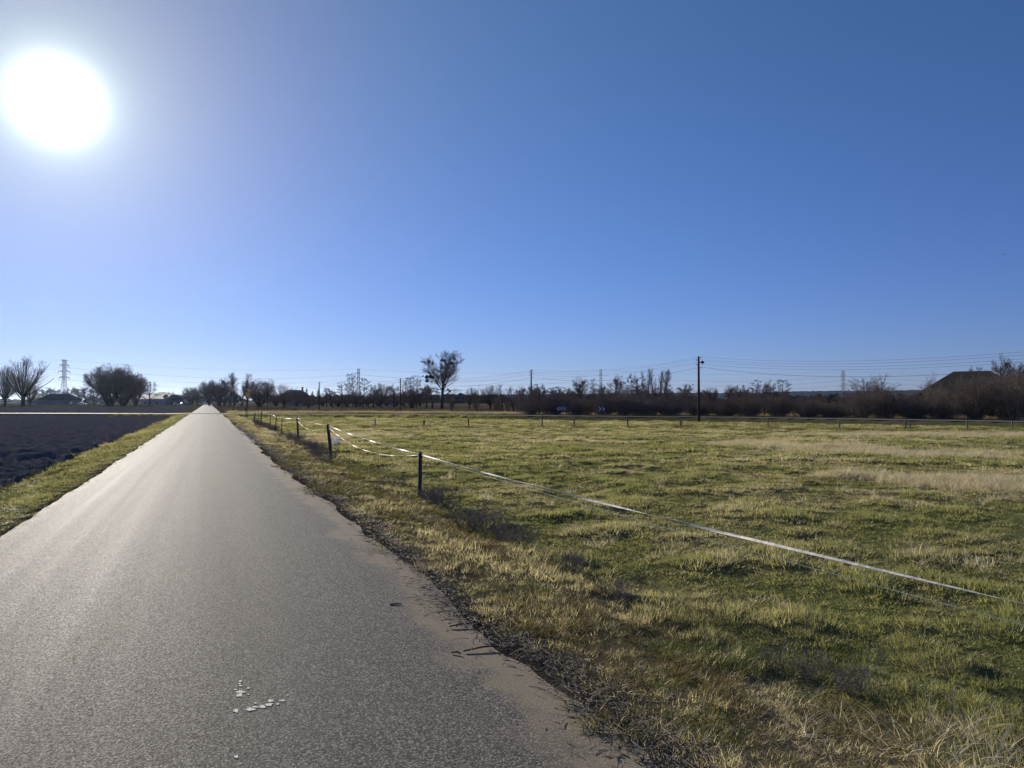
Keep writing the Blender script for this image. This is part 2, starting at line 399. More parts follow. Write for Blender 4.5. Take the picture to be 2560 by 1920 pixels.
def dry_f(x, y):
    n = 0.55 * fbm(x / 2.6, y / 2.6, 4, 11) + 0.45 * fbm(x / 0.7, y / 0.7, 3, 12)
    r = np.hypot(x, y)
    d = ss(0.36, 0.70, n) * (0.50 + 0.35 * ss(10, 45, r))
    vg = np.where(x > 0, ss(4.9, 3.1, x + 1.3 * (n - 0.5)), 0.25 * ss(5.2, 3.5, -x))
    d = np.maximum(d, vg * (0.55 + 0.6 * n))
    return np.clip(np.maximum(d, 0.9 * patch_f(x, y)), 0, 1)
def tuss(x, y):
    """tussock relief, 0..1"""
    a = fbm(x / 0.85, y / 0.85, 3, 41); b = fbm(x / 0.33, y / 0.33, 2, 47)
    return np.clip(ss(0.42, 0.80, a) * 0.75 + 0.25 * b, 0, 1)
def land(x, y):
    z, wv, sd = base_h(x, y); r = np.hypot(x, y)
    ms = np.clip(wv * 1.6, 0, 1) * ss(2.9, 6.5, sd)
    z = z + ms * (0.13 * (tuss(x, y) - 0.3)) * ss(1.0, 3.0, r)
    onroad = ((x > RL + 0.12) & (x < RR - 0.12)) | (sd < 2.4)
    return np.where(onroad, z - 0.10, z)

# one sheet of ground, dense in front of the camera, reaching the horizon
az = np.concatenate([np.radians(np.linspace(-47, 47, 520)), np.radians(np.linspace(47, 313, 64)[1:-1])]) + PSI
rr_ = np.concatenate([np.geomspace(0.4, 1.6, 12)[:-1], np.geomspace(1.6, 130, 470)[:-1], np.geomspace(130, 12000, 70)])
nA, nR = len(az), len(rr_)
A, RRg = np.meshgrid(az, rr_)
GX = (np.sin(A) * RRg).ravel(); GY = (np.cos(A) * RRg).ravel()
GZ = land(GX, GY)
pl = in_plough(GX, GY)
clod = fbm(GX / 0.42, GY / 0.42, 3, 61); fur = 0.5 + 0.5 * np.sin(GX * 2 * math.pi / 0.9 + 3 * fbm(GX / 4, GY / 4, 2, 63))
GZ = np.where(pl, GZ * 1.0 - 0.06 + 0.23 * (ss(0.35, 0.75, clod)) + 0.05 * fur, GZ)
idx = np.arange(nA * nR).reshape(nR, nA)
a = idx[:-1, :]; b = np.roll(idx, -1, 1)[:-1, :]; c_ = np.roll(idx, -1, 1)[1:, :]; d_ = idx[1:, :]
FQ = np.stack([a, d_, c_, b], -1).reshape(-1, 4)
fpl = pl[FQ].sum(1) >= 3
def submesh(name, mask):
    F = FQ[mask]; u, inv = np.unique(F, return_inverse=True)
    return np_mesh(name, np.stack([GX, GY, GZ], 1)[u], inv.reshape(F.shape)), u
g_me, gu = submesh('ground', ~fpl)
gx, gy = GX[gu], GY[gu]
sdg = side_dist(gx, gy); Yg = gx * SP + gy * CP
fattr(g_me, 'dry', np.where(sdg > 3, np.maximum(0.75 * ss(3, 8, sdg) * (gx > 3), 0.3 + dry_f(gx, gy) * 0.6), dry_f(gx, gy)))
rustm = ss(5, 14, sdg) * (gx > 2) * ss(0.42, 0.62, fbm(gx / 9 , gy / 9, 3, 71)) * ss(420, 200, np.hypot(gx, gy))
fattr(g_me, 'rust', np.clip(rustm, 0, 0.9))
soilm = ss(RR + 0.75, RR + 0.1, gx + 0.9 * (fbm(gx / 0.6, gy / 0.6, 3, 73) - 0.5)) * (gx > 0) + ss(-RL + 0.35, -RL, -gx) * (gx < 0)
fattr(g_me, 'soil', np.clip(soilm, 0, 1) * (np.abs(sdg) > 3) * 0.9)
ground = link('ground', g_me, M['turf']); tag(ground, kind='structure')
p_me, pu = submesh('ploughed_field', fpl)
plough = link('ploughed_field', p_me, M['soil']); tag(plough, kind='structure')

# ------------------------------------------------------------------ roads
sv = np.concatenate([np.linspace(-40, 0, 20)[:-1], np.geomspace(1, 131, 420) - 1 + 0.0, np.geomspace(132, 900, 60)])
tv = np.linspace(0, 1, 15)
S_, T_ = np.meshgrid(sv, tv, indexing='ij')
le = RL + 0.08 * (fbm(S_[:, 0] / 0.9, S_[:, 0] * 0, 4, 81) - 0.5) * 2
re = RR + 0.17 * (fbm(S_[:, 0] / 1.1, S_[:, 0] * 0 + 9, 4, 83) - 0.5) * 2 + 0.10 * np.sin(S_[:, 0] / 5.3)
XR = le[:, None] * (1 - T_) + re[:, None] * T_
ZR = 0.045 * (1 - (2 * T_ - 1) ** 2) - 0.012 + 0.010 * (fbm(XR / 1.4, S_ / 3, 3, 85) - 0.5)
ZR = ZR + 0.02 * ss(200, 400, S_)
n0, n1_ = S_.shape
ii = np.arange(n0 * n1_).reshape(n0, n1_)
FR = np.stack([ii[:-1, :-1], ii[:-1, 1:], ii[1:, 1:], ii[1:, :-1]], -1).reshape(-1, 4)
r_me = np_mesh('road', np.stack([XR, S_, ZR], -1).reshape(-1, 3), FR)
dE = np.minimum((re[:, None] - XR), 9); dL = XR - le[:, None]
fattr(r_me, 'edge', np.maximum(ss(0.62, 0.0, dE), 0.6 * ss(0.35, 0, dL)))
road = link('road', r_me, M['asphalt']); tag(road, kind='structure')
# the crossing side road
D = np.gradient(SIDEC, axis=0); D /= np.linalg.norm(D, axis=1)[:, None]; N = np.stack([-D[:, 1], D[:, 0]], 1)
fr = np.linspace(-1, 1, 7)
VV = []
for i in range(len(SIDEC)):
    hw = 2.6 + 0.25 * (vn(np.array([i * 0.7]), np.array([0.]), 5)[0] - 0.5)
    q = kx(1280)
    for u in fr:
        x_, y_ = SIDEC[i] + N[i] * hw * u
        onm = ss(4.0, 2.2, abs(x_ - (RL + RR) / 2))
        VV.append((x_, y_, SIDE_Z + 0.02 * (1 - u * u) + onm * 0.085))
jj = np.arange(len(VV)).reshape(len(SIDEC), 7)
FS = np.stack([jj[:-1, :-1], jj[1:, :-1], jj[1:, 1:], jj[:-1, 1:]], -1).reshape(-1, 4)
s_me = np_mesh('side_road', np.array(VV), FS)
side = link('side_road', s_me, M['asphalt2']); tag(side, kind='structure')
# worn paint left on the asphalt in the foreground
def road_pt(px, py):
    d = CAMH * FPX / (py - HOR)
    d *= 1 + 0.0
    # exact ray with the camera's pitch
    u, v = kx(px), (960 - py) / FPX
    f_ = math.cos(PITCH) - math.sin(PITCH) * v; z_ = math.sin(PITCH) + math.cos(PITCH) * v
    s = (CAMH - 0.033) / -z_
    return cw(u * s, f_ * s)
SPOTS = [(601, 1704, 8, 5), (599, 1710, 7, 5), (602, 1715, 9, 4), (620, 1721, 8, 5), (588, 1725, 9, 4), (603, 1730, 24, 7), (598, 1738, 20, 9), (621, 1736, 6, 4),
         (589, 1777, 14, 11), (628, 1773, 24, 9), (640, 1768, 16, 5), (656, 1767, 17, 8), (672, 1761, 22, 8), (677, 1752, 14, 7), (705, 1751, 17, 4),
         (695, 1760, 10, 6), (640, 1758, 14, 4), (590, 1892, 16, 8), (720, 1737, 6, 4)]
rng = random.Random(5)
for i, (px, py, w_, h_) in enumerate(SPOTS):
    cx, cy = road_pt(px, py); x1, y1 = road_pt(px + w_ / 2, py); x2, y2 = road_pt(px, py - h_ / 2)
    v = [(0, 0, 0)]
    for k in range(13):
        th = 2 * math.pi * k / 13; q = rng.uniform(0.45, 1.25)
        v.append(((x1 - cx) * math.cos(th) * q + (x2 - cx) * math.sin(th) * q, (y1 - cy) * math.cos(th) * q + (y2 - cy) * math.sin(th) * q, 0))
    # a sliver of thickness so that it is a real film of paint
    v += [(a, b_, -0.004) for a, b_, _ in v[1:]]
    f = [(0, k + 1, (k + 1) % 13 + 1) for k in range(13)] + [(k + 1, k + 14, (k + 1) % 13 + 14, (k + 1) % 13 + 1) for k in range(13)]
    # keep faces pointing up
    me = bpy.data.meshes.new('paint_spot'); me.from_pydata(v, [], f); me.update()
    T0 = (cx - (RL + RR) / 2) / ((RR - RL) / 2)
    zr_ = 0.045 * (1 - T0 * T0) - 0.012 + 0.010 * (float(fbm(np.array([cx / 1.4]), np.array([cy / 3]), 3, 85)[0]) - 0.5)
    link('paint_spot', me, M['paint'], road, (cx, cy, zr_ + 0.0035))

# ------------------------------------------------------------------ bare trees and shrubs
def seg_mesh(name, segs, k=3):
    """tapered tubes from (p, q, rp, rq) rows"""
    S = np.array([(*a, *b, r0, r1) for a, b, r0, r1 in segs], float)
    P, Q, r0, r1 = S[:, 0:3], S[:, 3:6], S[:, 6], S[:, 7]
    d = Q - P; d /= np.linalg.norm(d, axis=1)[:, None] + 1e-9
    h = np.where(np.abs(d[:, 2:3]) < 0.9, np.array([[0, 0, 1.]]), np.array([[1., 0, 0]]))
    u = np.cross(d, h); u /= np.linalg.norm(u, axis=1)[:, None]; v = np.cross(d, u)
    n = len(S); V = np.zeros((n, 2, k, 3))
    for j in range(k):
        t = 2 * math.pi * j / k; o = u * math.cos(t) + v * math.sin(t)
        V[:, 0, j] = P + o * r0[:, None]; V[:, 1, j] = Q + o * r1[:, None]
    I = np.arange(n)[:, None] * 2 * k
    F = np.stack([np.stack([I[:, 0] + j, I[:, 0] + (j + 1) % k, I[:, 0] + k + (j + 1) % k, I[:, 0] + k + j], 1) for j in range(k)], 1).reshape(-1, 4)
    return np_mesh(name, V.reshape(-1, 3), F)
def grow(seed, L0, r0, LV, stems=1, spread=0.0, lean=(0, 0), rmin=0.012):
    """LV[i]: n children, angle range, length ratio, start, segments, wobble, upward pull, radius ratio, fall"""
    rg = random.Random(seed); out = [[] for _ in LV]
    def rec(p, d, L, r, lv, az0):
        sp = LV[lv]; n = sp['seg']; pts = [p]; dirs = []
        for i in range(n):
            d = (d + Vector((rg.gauss(0, 1), rg.gauss(0, 1), rg.gauss(0, 1))) * sp['wob'] + Vector((0, 0, sp['up']))).normalized()
            q = p + d * (L / n)
            ra = max(rmin, r * (1 - i / n * sp.get('tap', 0.7))); rb = max(rmin * 0.8, r * (1 - (i + 1) / n * sp.get('tap', 0.7)))
            out[lv].append((p, q, ra, rb)); p = q; pts.append(p); dirs.append(d)
        if lv + 1 >= len(LV): return
        c = LV[lv + 1]; m = c['n']; m = max(1, int(round(m * rg.uniform(0.75, 1.25))))
        a0 = rg.uniform(0, 6.28)
        for j in range(m):
            f = c['st'] + (1 - c['st']) * (j + rg.random()) / m
            f = min(f, 0.999); i = int(f * n); u = f * n - i
            pos = pts[i].lerp(pts[i + 1], u); dd = dirs[i]
            an = rg.uniform(*c['ang']); a = a0 + j * 2.4 + rg.uniform(-0.4, 0.4)
            o = dd.orthogonal().normalized(); o = Quaternion(dd, a) @ o
            nd_ = (dd * math.cos(an) + o * math.sin(an)).normalized()
            rl = r * (1 - f * sp.get('tap', 0.7))
            rec(pos, nd_, L * rg.uniform(*c['len']) * (1 - c.get('fall', 0.4) * f), max(rmin, rl * c.get('rad', 0.6)), lv + 1, a)
    for s in range(stems):
        if stems == 1: d = Vector((lean[0], lean[1], 1)).normalized(); p = Vector((0, 0, -0.15))
        else:
            a = 2.4 * s + rg.uniform(-0.5, 0.5); q = rg.uniform(0.15, 1) * spread
            d = Vector((math.cos(a) * q, math.sin(a) * q, 1)).normalized(); p = Vector((math.cos(a) * 0.25 * q, math.sin(a) * 0.25 * q, -0.1))
        rec(p, d, L0 * rg.uniform(0.85, 1.1) if stems > 1 else L0, r0, 0, 0)
    return out
def lv(n, ang, ln, st, seg, wob, up, rad=0.6, fall=0.4, tap=0.7):
    return dict(n=n, ang=(R(ang[0]), R(ang[1])), len=ln, st=st, seg=seg, wob=wob, up=up, rad=rad, fall=fall, tap=tap)
SPEC = {
 'willow': dict(L0=2.8, r0=0.55, LV=[lv(1, (0, 0), (1, 1), 0, 4, 0.05, 0, tap=0.15), lv(24, (5, 66), (3.2, 5.0), 0.62, 7, 0.04, 0.06, 0.34, 0.1),
           lv(11, (16, 42), (0.24, 0.46), 0.14, 4, 0.07, 0.06, 0.42), lv(8, (18, 45), (0.30, 0.55), 0.1, 2, 0.1, 0.05, 0.5), lv(4, (18, 45), (0.4, 0.7), 0.1, 1, 0.1, 0.04, 0.7)]),
 'round': dict(L0=8.5, r0=0.30, LV=[lv(1, (0, 0), (1, 1), 0, 7, 0.05, 0.05, tap=0.75), lv(15, (28, 68), (0.35, 0.62), 0.2, 5, 0.1, 0.08, 0.5, 0.42),
           lv(9, (25, 55), (0.35, 0.6), 0.15, 4, 0.12, 0.06, 0.5), lv(8, (25, 55), (0.4, 0.65), 0.1, 2, 0.15, 0.05, 0.55), lv(7, (25, 55), (0.4, 0.75), 0.1, 1, 0.15, 0.03, 0.7)]),
 'alder': dict(L0=12, r0=0.22, LV=[lv(1, (0, 0), (1, 1), 0, 8, 0.035, 0.06, tap=0.85), lv(28, (45, 80), (0.18, 0.32), 0.2, 4, 0.12, 0.04, 0.42, 0.55),
           lv(8, (25, 60), (0.3, 0.5), 0.35, 3, 0.16, 0.04, 0.5), lv(8, (25, 65), (0.35, 0.6), 0.2, 1, 0.2, 0.0, 0.7), lv(4, (25, 70), (0.4, 0.7), 0.2, 1, 0.2, 0.0, 0.8)]),
 'poplar': dict(L0=14, r0=0.25, LV=[lv(1, (0, 0), (1, 1), 0, 9, 0.03, 0.08, tap=0.85), lv(30, (14, 32), (0.2, 0.36), 0.1, 5, 0.06, 0.12, 0.40, 0.45),
           lv(9, (15, 35), (0.3, 0.5), 0.12, 3, 0.08, 0.1, 0.5), lv(6, (15, 40), (0.35, 0.6), 0.1, 1, 0.1, 0.08, 0.6), lv(3, (15, 40), (0.4, 0.7), 0.1, 1, 0.1, 0.08, 0.7)]),
 'dense': dict(L0=4.2, r0=0.24, stems=6, spread=0.55, LV=[lv(1, (0, 0), (1, 1), 0, 4, 0.08, 0.05, tap=0.5), lv(8, (14, 60), (1.0, 1.7), 0.15, 6, 0.09, 0.08, 0.45, 0.2),
           lv(10, (18, 48), (0.28, 0.48), 0.1, 3, 0.11, 0.07, 0.5), lv(7, (20, 50), (0.4, 0.65), 0.1, 1, 0.15, 0.05, 0.55), lv(3, (20, 50), (0.45, 0.8), 0.1, 1, 0.15, 0.04, 0.7)]),
 'oak': dict(L0=7.0, r0=0.26, LV=[lv(1, (0, 0), (1, 1), 0, 6, 0.07, 0.03, tap=0.7), lv(14, (40, 75), (0.4, 0.62), 0.28, 5, 0.16, 0.07, 0.5, 0.45),
           lv(8, (30, 65), (0.35, 0.55), 0.3, 3, 0.2, 0.04, 0.5), lv(9, (20, 75), (0.25, 0.45), 0.45, 1, 0.25, 0.0, 0.7), lv(7, (20, 75), (0.4, 0.7), 0.3, 1, 0.25, 0.0, 0.9)]),
 'shrub': dict(L0=2.2, r0=0.035, stems=11, spread=0.55, LV=[lv(1, (0, 0), (1, 1), 0, 5, 0.09, 0.05, tap=0.7), lv(10, (18, 50), (0.35, 0.65), 0.10, 4, 0.12, 0.06, 0.55, 0.3),
           lv(7, (20, 55), (0.35, 0.6), 0.1, 2, 0.16, 0.04, 0.6), lv(4, (20, 55), (0.4, 0.7), 0.1, 1, 0.2, 0.02, 0.7)]),
 'bush': dict(L0=3.0, r0=0.05, stems=10, spread=0.32, LV=[lv(1, (0, 0), (1, 1), 0, 5, 0.05, 0.04, tap=0.75), lv(9, (12, 35), (0.3, 0.6), 0.12, 4, 0.07, 0.07, 0.55, 0.3),
           lv(6, (15, 40), (0.35, 0.6), 0.1, 2, 0.1, 0.05, 0.6), lv(4, (15, 40), (0.4, 0.7), 0.1, 1, 0.1, 0.05, 0.7)]),
}
PROTO = {}
def dome(segs, low, seed, mid):
    """keep the twigs inside a rounded crown and let its rim bristle with fine shoots"""
    E = np.array([tuple(s[1]) for s in segs]); rg = np.random.RandomState(seed)
    c = np.median(E[:, :2], axis=0); rad = np.percentile(np.hypot(E[:, 0] - c[0], E[:, 1] - c[1]), 88)
    zt = np.percentile(E[:, 2], 97); zc = zt * mid
    dx = np.hypot(E[:, 0] - c[0], E[:, 1] - c[1]) / rad; dz = (E[:, 2] - zc) / np.where(E[:, 2] > zc, zt - zc, zc * (1 - low))
    q = np.sqrt(dx ** 2 + dz ** 2); ang = np.arctan2(E[:, 1] - c[1], E[:, 0] - c[0])
    lump = 0.93 + 0.20 * (vn(ang * 2.2, E[:, 2] / zt * 5.0, seed % 50) - 0.5) * 2
    out = [s for s, a, l in zip(segs, q, lump) if a < l]
    rim = [s for s, a, l in zip(segs, q, lump) if l * 0.55 < a < l]
    for s in rim:
        if rg.rand() > 0.22: continue
        p = Vector(s[1]); o = Vector((p.x - c[0], p.y - c[1], (p.z - zc) * 0.8)).normalized()
        for _ in range(2):
            d = (o * 0.7 + Vector((0, 0, 0.55)) + Vector(rg.normal(0, 0.45, 3))).normalized()
            out.append((p, p + d * rg.uniform(0.35, 0.8) * rad * 0.13, 0.010, 0.006))
    return out
def proto(kind, seed):
    key = (kind, seed)
    if key not in PROTO:
        o = grow(hash_(kind) + seed * 101, rmin=0.0105 if kind not in ('shrub', 'bush') else 0.0055, **SPEC[kind])
        lo = o[0] + o[1] if kind in ('round', 'alder', 'poplar', 'oak', 'willow') else o[0]
        hi = [s for l in (o[2:] if kind in ('round', 'alder', 'poplar', 'oak', 'willow') else o[1:]) for s in l]
        if kind in ('dense', 'round', 'willow', 'oak'):
            hi = dome(hi, {'dense': 0.0, 'round': 0.12, 'willow': 0.10, 'oak': 0.2}[kind], hash_(kind) + seed, {'dense': 0.5, 'round': 0.55, 'willow': 0.5, 'oak': 0.6}[kind])
            zt_ = max(s[1][2] for s in hi); lo = [s for s in lo if s[1][2] < zt_ * 0.93]
        Z = np.array([s[1][2] for s in hi]); X = np.array([s[1][0] for s in hi]); Y = np.array([s[1][1] for s in hi])
        wd = (np.percentile(X, 98) - np.percentile(X, 2) + np.percentile(Y, 98) - np.percentile(Y, 2)) / 2
        PROTO[key] = (seg_mesh(kind + '_trunk', lo, 5), seg_mesh(kind + '_crown', hi, 3), float(np.percentile(Z, 99.5)), float(wd))
    return PROTO[key]
def hash_(s): return sum(ord(c) * (i + 3) for i, c in enumerate(s))
NAMES = {'willow': 'willow_tree', 'round': 'bare_tree', 'alder': 'alder_tree', 'poplar': 'poplar_tree', 'dense': 'bare_tree', 'oak': 'oak_tree', 'shrub': 'shrub', 'bush': 'willow_bush'}
TW = {'willow': 'twig', 'round': 'twig', 'alder': 'twig', 'poplar': 'pale_twig', 'dense': 'red_twig', 'oak': 'twig', 'shrub': 'hedge_twig', 'bush': 'pale_twig'}
_mc = {}
def with_mat(me, mat):
    """one mesh per shape and material"""
    k = (me.name, mat.name)
    if k not in _mc:
        q = me if not me.materials else me.copy()
        if me.materials: q.materials.clear()
        q.materials.append(mat); _mc[k] = q
    return _mc[k]
trng = random.Random(99)
def tree(kind, px, d, top, wpx, label, group=None, seed=0, rz=None, twig=None, dz=0.0, cat=None, xy=None):
    tm, cm, H, W = proto(kind, seed)
    x, y = xy or pd(px, d); gz = ground_z(x, y) + dz
    h = zy(top, d) - gz; sx = wpx * d / FPX / W; sz = h / H
    small = kind in ('shrub', 'bush')
    o = empty(NAMES[kind], (x, y, gz), trng.uniform(0, 6.28) if rz is None else rz)
    o.scale = (sx, sx, sz)
    a = link('stems' if small else 'trunk', with_mat(tm, M['bark'] if not small else M[twig or TW[kind]]), None, o)
    b = link('twigs' if small else 'crown', with_mat(cm, M[twig or TW[kind]]), None, o)
    tag(o, label, cat or ('shrub' if small else 'tree'), group)
    return o

# left of the road
tree('willow', 13, 285, 915, 62, 'slighter bare willow at the very edge of the ploughed land, left of the tall pollard', seed=1)
tree('willow', 57, 275, 893, 88, 'tall bare pollard willow with a fan of upright limbs beyond the ploughed field', seed=2)
tree('willow', 75, 292, 958, 36, 'low willow tucked behind the right side of the tall pollard', seed=1)
ORD = ('first', 'second', 'third', 'fourth', 'fifth', 'sixth', 'seventh', 'eighth', 'ninth', 'tenth', 'eleventh', 'twelfth')
for i, (px, tp, wp) in enumerate(((98, 978, 26), (118, 968, 30), (138, 970, 26), (156, 974, 28), (177, 967, 30), (198, 972, 26), (214, 966, 30), (236, 970, 30))):
    tree('round', px, 520, tp, wp, ORD[i] + ' from left of the small bare trees in the row behind the grey barn', 'bare trees in the row behind the grey barn', seed=1 + i % 2)
tree('dense', 276, 300, 912, 104, 'largest and tallest of the brown domed trees left of the pale farmhouse', seed=1, twig='twig')
tree('dense', 308, 306, 922, 86, 'reddish domed tree in the middle of the brown clump by the farmhouse', seed=2)
tree('dense', 338, 312, 938, 58, 'low reddish tree at the right end of the brown clump by the farmhouse', seed=1)
tree('alder', 374, 330, 954, 32, 'lone bare alder in front of the pale farmhouse roof', seed=1)
tree('round', 428, 520, 979, 22, 'tiny bare tree right behind the ridge of the farmhouse', seed=2)
tree('round', 447, 540, 984, 20, 'tiny bare tree between the farmhouse and the road', seed=1)
tree('dense', 478, 420, 968, 36, 'rounded bare tree just left of where the road vanishes', seed=2, twig='twig')
tree('round', 494, 430, 968, 26, 'slim bare tree closest to the vanishing road on its left side', seed=1)
# right of the road, far
tree('dense', 524, 330, 950, 46, 'bushy bare tree closest to the vanishing road on its right side', seed=1, twig='twig')
tree('dense', 548, 300, 955, 62, 'wide dark bare tree under the poplars right of the road', seed=2, twig='twig')
tree('round', 561, 310, 944, 36, 'bare tree rising left of the group of poplars', seed=1)
tree('poplar', 574, 320, 940, 22, 'shortest of the bare poplars left of the yield sign', seed=1)
tree('poplar', 586, 322, 931, 26, 'tallest of the bare poplars left of the yield sign', seed=2)
tree('poplar', 604, 318, 933, 28, 'widest of the bare poplars left of the yield sign', seed=1)
tree('poplar', 619, 340, 950, 20, 'thin bare poplar straight above the yield sign', seed=2)
tree('dense', 650, 255, 949, 74, 'dense domed bare tree right behind the yield sign', seed=1, twig='twig')
tree('dense', 690, 300, 982, 46, 'low dark thicket between the domed tree and the gabled house', seed=2, twig='twig')
tree('willow', 711, 225, 960, 48, 'vase-shaped bare tree in front of the gabled house', seed=2, twig='pale_twig')
tree('dense', 771, 215, 990, 24, 'low brown bush in front of the spruces', seed=1, cat='tree')
def spruce(px, d, top, wpx, label, seed):
    rg = random.Random(seed); H = 10.0; W = 4.6; segs = []; tr = [((0, 0, -0.2), (0, 0, H * 0.95), 0.16, 0.02)]
    for i in range(150):
        f = rg.random() ** 0.8; z = 0.6 + f * (H - 0.7); L = (W / 2) * (1 - f) ** 0.85 * rg.uniform(0.75, 1.1) + 0.12; a = rg.uniform(0, 6.28)
        e = (math.cos(a) * L, math.sin(a) * L, z - 0.28 * L + 0.05)
        segs.append(((0, 0, z), e, 0.10, 0.05))
        for k in range(5):
            u = rg.uniform(0.3, 1); b = a + rg.choice((-1, 1)) * rg.uniform(0.5, 0.9); l2 = L * 0.32
            p = (e[0] * u, e[1] * u, z + (e[2] - z) * u)
            segs.append((p, (p[0] + math.cos(b) * l2, p[1] + math.sin(b) * l2, p[2] - 0.25 * l2), 0.09, 0.04))
    x, y = pd(px, d); gz = ground_z(x, y)
    o = empty('spruce_tree', (x, y, gz)); s = wpx * d / FPX / W; o.scale = (s, s, (zy(top, d) - gz) / H)
    link('trunk', seg_mesh('spruce_trunk', tr, 6), M['bark'], o); link('crown', seg_mesh('spruce_crown', segs, 4), M['needle'], o)
    tag(o, label, 'tree', 'spruces beside the gabled house')
spruce(767, 330, 971, 24, 'pointed dark spruce closest to the gabled house', 1)
spruce(781, 325, 977, 26, 'lowest dark spruce, in the middle of the three by the house', 2)
spruce(796, 320, 971, 28, 'broad dark spruce behind the utility pole', 3)
tree('alder', 816, 250, 970, 26, 'short bare alder right beside the spruces', seed=1)
tree('oak', 832, 236, 972, 32, 'dark-stemmed bare tree in front of the alder row', seed=1)
tree('alder', 856, 245, 954, 36, 'broad bare alder left of the two tall thin ones', seed=2)
tree('alder', 872, 262, 934, 22, 'left one of the two tall thin alders beside the lattice pylon', seed=1)
tree('alder', 882, 266, 931, 20, 'right one of the two tall thin alders beside the lattice pylon', seed=2)
tree('alder', 909, 255, 945, 30, 'bare alder just right of the lattice pylon', seed=1)
tree('dense', 890, 240, 978, 40, 'low dark tree at the foot of the lattice pylon', seed=2, twig='twig')
tree('round', 934, 252, 965, 30, 'small bare tree between the pylon and the forked willow', seed=2)
tree('willow', 952, 240, 958, 40, 'pale forked willow left of the wooden utility pole', seed=1, twig='pale_twig')
tree('round', 985, 250, 962, 40, 'bare tree right behind the left side of the wooden utility pole', seed=1)
tree('alder', 1012, 236, 944, 28, 'bare alder just right of the wooden utility pole', seed=2)
tree('alder', 1026, 232, 941, 28, 'middle alder of the clump right of the wooden pole', seed=1)
tree('alder', 1042, 240, 938, 32, 'tallest alder of the clump right of the wooden pole', seed=2)
tree('dense', 1030, 226, 972, 56, 'dark leafless thicket at the foot of the alder clump', seed=1, twig='twig')
tree('round', 1066, 232, 962, 30, 'bare tree between the alder clump and the mistletoe tree', seed=2)
tree('round', 1081, 213, 966, 44, 'low spreading bare tree under the left side of the mistletoe tree', seed=1)
for i, px in enumerate((742, 806, 828, 846, 866, 900, 918, 946, 966, 990, 1006, 1050)):
    tree('dense', px, 278 + 7 * (i % 3), 982 + (i * 5) % 9, 40, ORD[i] + ' from left of the low dark bushes along the far side of the meadow', 'dark bushes behind the alder row', seed=1 + i % 2, twig='twig', cat='tree')
